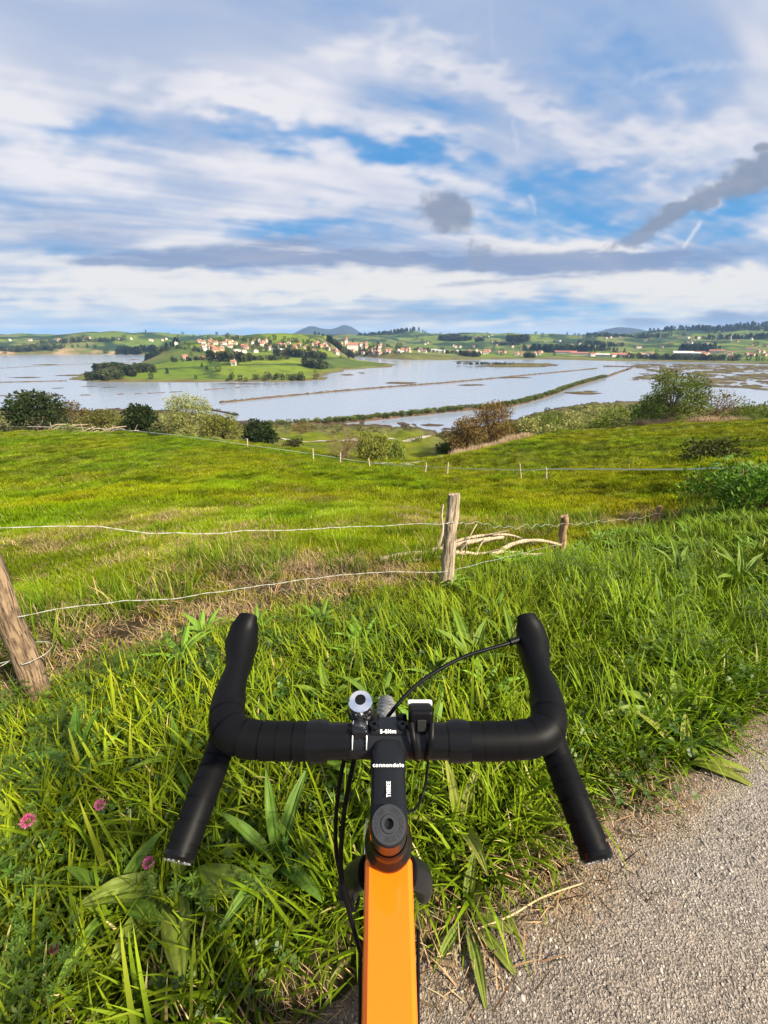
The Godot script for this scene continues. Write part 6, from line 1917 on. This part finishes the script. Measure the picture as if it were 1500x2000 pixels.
	rosette("plantain", "yellowed plantain whose pale leaf points at the lane", 1.12, -1.12, [[40, 0.19, 66, 34], [20, 0.20, 72, 25], [230, 0.18, 45, 40], [300, 0.17, 50, 40]], lin(0.17, 0.21, 0.03), lin(0.26, 0.27, 0.05), 0.048)
	rosette("dandelion", "toothed bright leaf plant between the bar bend and the flat leaf", 0.93, -1.16, [[250, 0.16, 40, 60], [200, 0.17, 55, 50], [300, 0.15, 45, 50], [340, 0.14, 60, 40]], lin(0.14, 0.19, 0.024), yel, 0.035)
	rosette("plantain", "lush plantain clump at the far edge of the verge by the lane bend", 2.62, -2.70, [[200, 0.30, 20, 50], [250, 0.32, 25, 50], [290, 0.30, 20, 45], [330, 0.28, 30, 45], [60, 0.26, 40, 40], [120, 0.28, 40, 40], [20, 0.25, 45, 50], [160, 0.27, 45, 50]], pl, plt, 0.05)
	rosette("plantain", "second lush plantain clump behind the one at the lane bend", 2.35, -2.95, [[210, 0.28, 25, 50], [270, 0.30, 20, 45], [310, 0.26, 30, 45], [80, 0.24, 40, 40], [140, 0.26, 40, 40]], pl, plt, 0.045)
	rosette("plantain", "lone plantain in the middle of the sloping verge grass", 1.72, -2.22, [[270, 0.22, 15, 30], [90, 0.20, 40, 60], [200, 0.18, 35, 40], [340, 0.18, 40, 40]], pl, plt, 0.045)
	rosette("plantain", "fading plantain with a curled yellow leaf against the stem's end", 0.235, -0.86, [[250, 0.20, 15, 30], [80, 0.22, 25, 60], [300, 0.18, 40, 50], [180, 0.16, 50, 40]], lin(0.15, 0.18, 0.03), lin(0.24, 0.25, 0.05), 0.036)
	rosette("plantain", "limp plantain drooping onto the lane beside the orange tube", 0.215, -0.64, [[50, 0.15, 60, 60], [85, 0.16, 60, 55], [20, 0.12, 55, 60], [130, 0.13, 60, 40], [290, 0.13, 40, 50]], lin(0.10, 0.14, 0.022), lin(0.17, 0.20, 0.035), 0.040)
	rosette("broad_leaf_plantain", "wide ribbed plantain leaf lying below the drop end with clover beside it", -0.58, -0.70, [[10, 0.26, 62, 30], [160, 0.20, 55, 40], [60, 0.22, 65, 30], [280, 0.2, 40, 40], [110, 0.17, 70, 20]], lin(0.10, 0.15, 0.02), lin(0.18, 0.22, 0.032), 0.072)
	rosette("plantain", "dark plantain under the cables beside the fork", -0.30, -0.74, [[250, 0.22, 20, 40], [290, 0.22, 25, 50], [200, 0.20, 35, 40], [40, 0.18, 45, 50], [120, 0.18, 50, 50]], lin(0.06, 0.12, 0.016), lin(0.12, 0.20, 0.026), 0.036)
	rosette("dock", "dock with two upright green leaves in the weedy corner under the thick stake", -1.12, -1.10, [[260, 0.20, 8, 25], [300, 0.18, 15, 30], [170, 0.17, 40, 50], [40, 0.18, 35, 45]], lin(0.05, 0.12, 0.016), lin(0.10, 0.20, 0.025), 0.045)
	rosette("plantain", "plantain half hidden in the grass behind the bell", -0.24, -1.38, [[250, 0.17, 30, 40], [30, 0.18, 45, 40], [330, 0.16, 50, 40], [190, 0.15, 40, 50]], pl, plt, 0.040)
	rosette("dandelion", "dandelion with crinkled leaves near the lowest clover head", -0.72, -0.66, [[300, 0.16, 35, 60], [20, 0.17, 55, 50], [200, 0.16, 45, 60], [100, 0.15, 65, 30]], lin(0.09, 0.16, 0.018), lin(0.15, 0.24, 0.026), 0.042)
	clover_flower("largest deep pink clover head nearest the lower corner", -0.997, 0.17, -0.776, lin(0.40, 0.03, 0.13), 0.021, 71)
	clover_flower("pink clover head higher up between tall grass blades", -0.823, 0.17, -0.82, lin(0.42, 0.06, 0.19), 0.017, 72)
	clover_flower("pale speckled clover head tucked beside the bar's drop end", -0.632, 0.12, -0.70, lin(0.36, 0.05, 0.16), 0.017, 73)
	clover_flower("small dull clover head low among dark clover leaves", -0.777, 0.09, -0.54, lin(0.25, 0.03, 0.09), 0.012, 74)
	# brambles, elder and teasel on the verge to the right
	var br := {"c0": lin(0.05, 0.11, 0.014), "c1": lin(0.13, 0.23, 0.028), "leaves": 2200, "size": 0.05, "slim": 0.55, "clear": 0.0, "stems": 5, "lobes": 22, "belly": 0.3, "spread": 0.17, "bare": 0.4, "bark": lin(0.16, 0.12, 0.06)}
	make_tree("bramble", "leafy bramble bush at the verge, with dry heads along its foot", "", 5.7, -5.9, -0.40, 1.6, br, 711, "shrub")
	make_tree("bramble", "tallest bramble bush running out of the picture beside the lane verge", "", 7.3, -6.5, -0.25, 2.2, br, 712, "shrub")
	make_tree("bramble", "bramble bush behind the smallest stake", "", 7.0, -8.0, -1.05, 2.0, br, 713, "shrub")
	make_tree("hillside_shrub", "dark low shrub with bare stems on the pasture hump", "", 17.5, -22.0, -3.75, 3.4, {"c0": lin(0.05, 0.05, 0.018), "c1": lin(0.09, 0.10, 0.025), "leaves": 900, "size": 0.14, "clear": 0.0, "stems": 5, "lobes": 14, "bare": 0.7, "belly": 0.3}, 714, "shrub")
	rng.seed = 720
	var ey := height(5.75, -6.6)
	var el := base("elder_sapling", Vector3(5.75, ey, -6.6), "slender elder sapling with drooping leaf sprays crossing the white tape", "sapling")
	var eg := Geo.new()
	eg.tube(smooth_path([Vector3(0, -0.1, 0), Vector3(-0.02, 0.35, 0), Vector3(0.03, 0.7, 0.02), Vector3(-0.1, 0.95, 0)], 0.05), range(40).map(func(q): return 0.013 - q * 0.0004), 7, lin(0.30, 0.25, 0.15))
	for s in [[0.5, 0.1, 0.55], [0.45, 0.0, 0.62]]:
		eg.tube(smooth_path([Vector3(0, s[2], 0), Vector3(s[0] * 0.5, s[2] + 0.18, s[1]), Vector3(s[0] * 1.2, s[2] + 0.25, s[1]), Vector3(s[0] * 1.7, s[2] + 0.12, s[1])], 0.05), range(60).map(func(q): return maxf(0.007 - q * 0.0002, 0.002)), 6, lin(0.28, 0.2, 0.12))
	part("stem", eg.mesh(), el, M.bark)
	eg = Geo.new()
	for i in 26:
		var a := rr(0, TAU); var r := rr(0.05, 0.42)
		var p := Vector3(-0.08 + cos(a) * r, rr(0.72, 1.05) - r * 0.3, sin(a) * r * 0.6)
		var d := Vector3(cos(a), rr(-0.9, -0.1), sin(a)).normalized()
		for k in 5:
			var q := d.rotated(Vector3.UP, (k - 2) * 0.55)
			eg.leaf(p, q, q.cross(Vector3.UP).normalized(), rr(0.09, 0.14), 0.034, hue(lin(0.13, 0.22, 0.035), 0.25))
	part("leaves", eg.mesh(), el, M.leaf)
	var ty := height(4.1, -6.0)
	var te := base("dry_teasel", Vector3(4.1, ty, -6.0), "dry brown teasel heads standing next to the smallest stake", "teasel")
	for i in 11:
		var x := rr(-0.35, 0.42); var z := rr(-0.2, 0.25); var h := rr(0.28, 0.55)
		eg = Geo.new()
		var top2 := Vector3(x + rr(-0.05, 0.05), h, z)
		eg.tube([Vector3(x * 0.6, 0, z), Vector3(x * 0.9, h * 0.6, z), top2], [0.004, 0.0035, 0.003], 5, lin(0.22, 0.14, 0.08), Vector3.ZERO, false)
		part("stalk", eg.mesh(), te, M.bark)
		eg = Geo.new()
		for k in 40:
			var a := k * 2.4; var f := k / 40.0
			var d := Vector3(cos(a) * sin(PI * f), -cos(PI * f) * 1.5, sin(a) * sin(PI * f))
			eg.leaf(top2 + d * 0.012, d.normalized(), d.cross(Vector3(0.3, 1, 0.2)).normalized(), 0.018, 0.009, hue(lin(0.07, 0.04, 0.025), 0.3))
		part("seed_head", eg.mesh(), te, M.bark)
	var sg2 := Geo.new()
	sg2.tube(smooth_path([Vector3(0.24, 0.022, -0.605), Vector3(0.33, 0.026, -0.63), Vector3(0.43, 0.022, -0.672), Vector3(0.55, 0.03, -0.70)], 0.02), range(40).map(func(q): return 0.0028 - q * 0.00005), 6, lin(0.42, 0.33, 0.19))
	single("dry_stalk", sg2.mesh(M.bark), "long pale dry grass stalk lying along the edge of the lane", "stalk")
	rng.seed = 740
	for i in 5:
		var x := [0.72, 0.86, 1.02, 0.62, 0.95][i] as float; var z := [-4.15, -4.05, -4.2, -4.0, -4.4][i] as float
		var y := height(x, z)
		var p0 := Vector3(x, y + 0.02, z); var a := rr(0, TAU)
		bough(["short twig sticking up out of the driftwood pile", "thin twig lying across the driftwood pile"][i % 2], [p0, p0 + Vector3(cos(a) * 0.12, rr(0.05, 0.16), sin(a) * 0.12), p0 + Vector3(cos(a) * 0.26, rr(0.08, 0.3), sin(a) * 0.2)], 0.010, [[p0 + Vector3(cos(a) * 0.12, 0.1, sin(a) * 0.12), p0 + Vector3(cos(a + 0.8) * 0.22, rr(0.1, 0.25), sin(a + 0.8) * 0.2)]], pale, "twigs in the driftwood pile")
	# ------------------------------------------------ grass and small plants
	rng.seed = 7
	var gm := vmat(0.6, lin(0.26, 0.34, 0.03), 0.22)
	var tm := vmat(0.8, lin(0.20, 0.25, 0.02), 0.10)
	var on_verge := func(x: float, z: float) -> float:
		return 1.0 if lane(x, z) < -0.10 and fence_side(x, z) < 0.15 else 0.0
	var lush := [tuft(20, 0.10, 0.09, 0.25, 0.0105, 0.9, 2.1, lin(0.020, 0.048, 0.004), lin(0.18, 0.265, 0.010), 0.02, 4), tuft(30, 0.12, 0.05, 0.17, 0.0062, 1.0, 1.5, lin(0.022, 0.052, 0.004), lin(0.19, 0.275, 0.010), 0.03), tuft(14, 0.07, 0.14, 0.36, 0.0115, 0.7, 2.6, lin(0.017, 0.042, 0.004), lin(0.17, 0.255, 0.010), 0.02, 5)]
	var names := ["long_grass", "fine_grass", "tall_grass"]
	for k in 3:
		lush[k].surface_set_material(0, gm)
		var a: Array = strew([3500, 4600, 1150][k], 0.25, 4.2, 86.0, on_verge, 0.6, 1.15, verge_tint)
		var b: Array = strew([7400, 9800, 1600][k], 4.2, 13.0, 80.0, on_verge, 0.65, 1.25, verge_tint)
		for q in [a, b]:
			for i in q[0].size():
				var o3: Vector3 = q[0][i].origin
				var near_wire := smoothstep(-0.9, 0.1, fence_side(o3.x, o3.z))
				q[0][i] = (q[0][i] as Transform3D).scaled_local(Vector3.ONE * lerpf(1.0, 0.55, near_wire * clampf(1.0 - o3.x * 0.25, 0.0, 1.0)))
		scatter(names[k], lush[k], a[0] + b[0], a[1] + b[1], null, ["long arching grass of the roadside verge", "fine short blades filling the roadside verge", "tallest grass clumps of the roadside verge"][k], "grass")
	# small ribbed plantains sprinkled through the verge
	var pm := Geo.new()
	for i in 9:
		pm.blade(Vector3(rr(-0.02, 0.02), 0.0, rr(-0.02, 0.02)), TAU * i / 9.0 + rr(-0.3, 0.3), rr(0.11, 0.19), rr(0.026, 0.036), rr(0.4, 1.0), rr(0.5, 1.2), hue(lin(0.075, 0.15, 0.016), 0.15), hue(lin(0.15, 0.245, 0.024), 0.15), 7, 1, 0.22)
	var ps: Array = strew(900, 0.5, 9.0, 62.0, func(x, z): return on_verge.call(x, z) * clampf(0.35 + x * 0.22 + tn.get_noise_2d(x * 0.8 + 31.0, z * 0.8) * 1.6, 0.05, 1.0), 0.7, 1.25, plain_tint, -0.03)
	scatter("small_plantains", pm.mesh(M.broad), ps[0], ps[1], null, "small plantains with ribbed leaves dotted through the verge", "plantain")
	var cl := clover_patch(24, 0.11, 0.07, 0.0115)
	cl.surface_set_material(0, vmat(0.5, lin(0.5, 0.8, 0.2)))
	var s: Array = strew(2500, 0.3, 5.0, 86.0, func(x, z): return (1.0 if lane(x, z) < -0.02 and fence_side(x, z) < 0.1 else 0.0) * clampf(0.35 + tn.get_noise_2d(x * 1.2 + 500.0, z * 1.2) * 2.0 + 0.6 * exp(-((x - 1.0) / 0.5) ** 2), 0.05, 1.0), 0.7, 1.3, plain_tint)
	scatter("clover_leaves", cl, s[0], s[1], null, "low clover leaves carpeting the verge beside the lane", "clover")
	var wp2 := whorl_plant(9, 0.10)
	wp2.surface_set_material(0, vmat(0.5, lin(0.55, 0.8, 0.2)))
	s = strew(1300, 0.5, 4.5, 86.0, func(x, z): return (1.0 if lane(x, z) < -0.25 and fence_side(x, z) < 0.0 else 0.0) * clampf(0.4 + tn.get_noise_2d(x * 1.0, z * 1.0 + 700.0) * 2.0 - x * 0.25, 0.0, 1.0), 0.8, 1.5, plain_tint)
	scatter("goosegrass", wp2, s[0], s[1], null, "goosegrass with small whorled leaves among the verge grass", "goosegrass")
	# dead straw: under the verge, along the lane's edge and in the trampled strip by the fence
	var st := straw(60, 0.13, 0.03, 0.12)
	st.surface_set_material(0, vmat(0.8, Color.BLACK, 0.3))
	var w1: Array = strew(2500, 0.3, 2.6, 86.0, func(x, z): return 0.8 * exp(-((lane(x, z) + 0.0) / 0.06) ** 2) + (0.10 if lane(x, z) < 0.0 else 0.0), 0.4, 0.9, plain_tint, 0.0)
	var w2: Array = strew(11500, 1.2, 9.0, 80.0, func(x, z): return clampf(bare(x, z) * 1.3 - 0.35, 0.0, 1.0) if fence_side(x, z) > -0.1 else 0.0, 0.6, 1.2, plain_tint)
	scatter("dry_straw", st, w1[0] + w2[0], w1[1] + w2[1], null, "pale dead straw matted along the fence and the lane edge", "straw")
	# pasture grass, coarser with distance
	var on_field := func(x: float, z: float) -> float:
		return clampf(1.25 - bare(x, z) * 1.25, 0.08, 1.0) if fence_side(x, z) > 0.1 else 0.0
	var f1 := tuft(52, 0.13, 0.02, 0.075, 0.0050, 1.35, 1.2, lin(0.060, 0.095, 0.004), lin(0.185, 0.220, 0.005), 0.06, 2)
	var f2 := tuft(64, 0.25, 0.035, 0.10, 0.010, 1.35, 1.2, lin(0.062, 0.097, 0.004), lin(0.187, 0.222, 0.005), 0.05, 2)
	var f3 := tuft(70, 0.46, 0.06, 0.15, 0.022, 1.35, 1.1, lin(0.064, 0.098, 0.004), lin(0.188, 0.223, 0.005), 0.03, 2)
	f1.surface_set_material(0, tm); f2.surface_set_material(0, tm); f3.surface_set_material(0, tm)
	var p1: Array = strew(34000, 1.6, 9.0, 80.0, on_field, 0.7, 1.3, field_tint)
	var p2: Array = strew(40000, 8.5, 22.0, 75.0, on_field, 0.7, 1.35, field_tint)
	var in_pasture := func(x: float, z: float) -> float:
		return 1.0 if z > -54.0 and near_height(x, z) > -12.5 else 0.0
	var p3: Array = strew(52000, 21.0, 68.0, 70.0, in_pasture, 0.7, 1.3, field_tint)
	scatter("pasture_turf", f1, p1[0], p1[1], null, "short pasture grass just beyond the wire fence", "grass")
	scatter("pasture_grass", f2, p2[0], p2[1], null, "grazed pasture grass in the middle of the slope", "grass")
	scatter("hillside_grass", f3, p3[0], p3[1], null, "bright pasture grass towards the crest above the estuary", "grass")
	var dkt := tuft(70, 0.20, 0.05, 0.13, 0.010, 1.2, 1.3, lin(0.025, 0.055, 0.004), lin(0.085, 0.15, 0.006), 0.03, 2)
	dkt.surface_set_material(0, tm)
	s = strew(9000, 4.0, 60.0, 56.0, func(x, z): return (in_pasture.call(x, z) if fence_side(x, z) > 0.8 else 0.0) * clampf(tn.get_noise_2d(x * 0.7 + 13.0, z * 0.7) * 2.5 + 0.25, 0.0, 1.0), 0.5, 1.5, plain_tint)
	scatter("pasture_tussock", dkt, s[0], s[1], null, "darker tussocks dotted over the grazed pasture", "grass")
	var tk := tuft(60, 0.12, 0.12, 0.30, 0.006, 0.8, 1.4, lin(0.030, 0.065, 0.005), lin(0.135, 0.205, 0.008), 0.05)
	tk.surface_set_material(0, gm)
	s = strew(2400, 1.6, 8.5, 62.0, func(x, z): return (clampf(0.2 + tn.get_noise_2d(x * 1.6, z * 1.6 + 90.0) * 2.2, 0.0, 1.0) * exp(-((fence_side(x, z) - 0.9) / 0.9) ** 2)) if fence_side(x, z) > 0.0 else 0.0, 0.6, 1.3, plain_tint)
	scatter("grass_tussock", tk, s[0], s[1], null, "dark green grass tussocks in the trampled strip behind the wire", "grass")
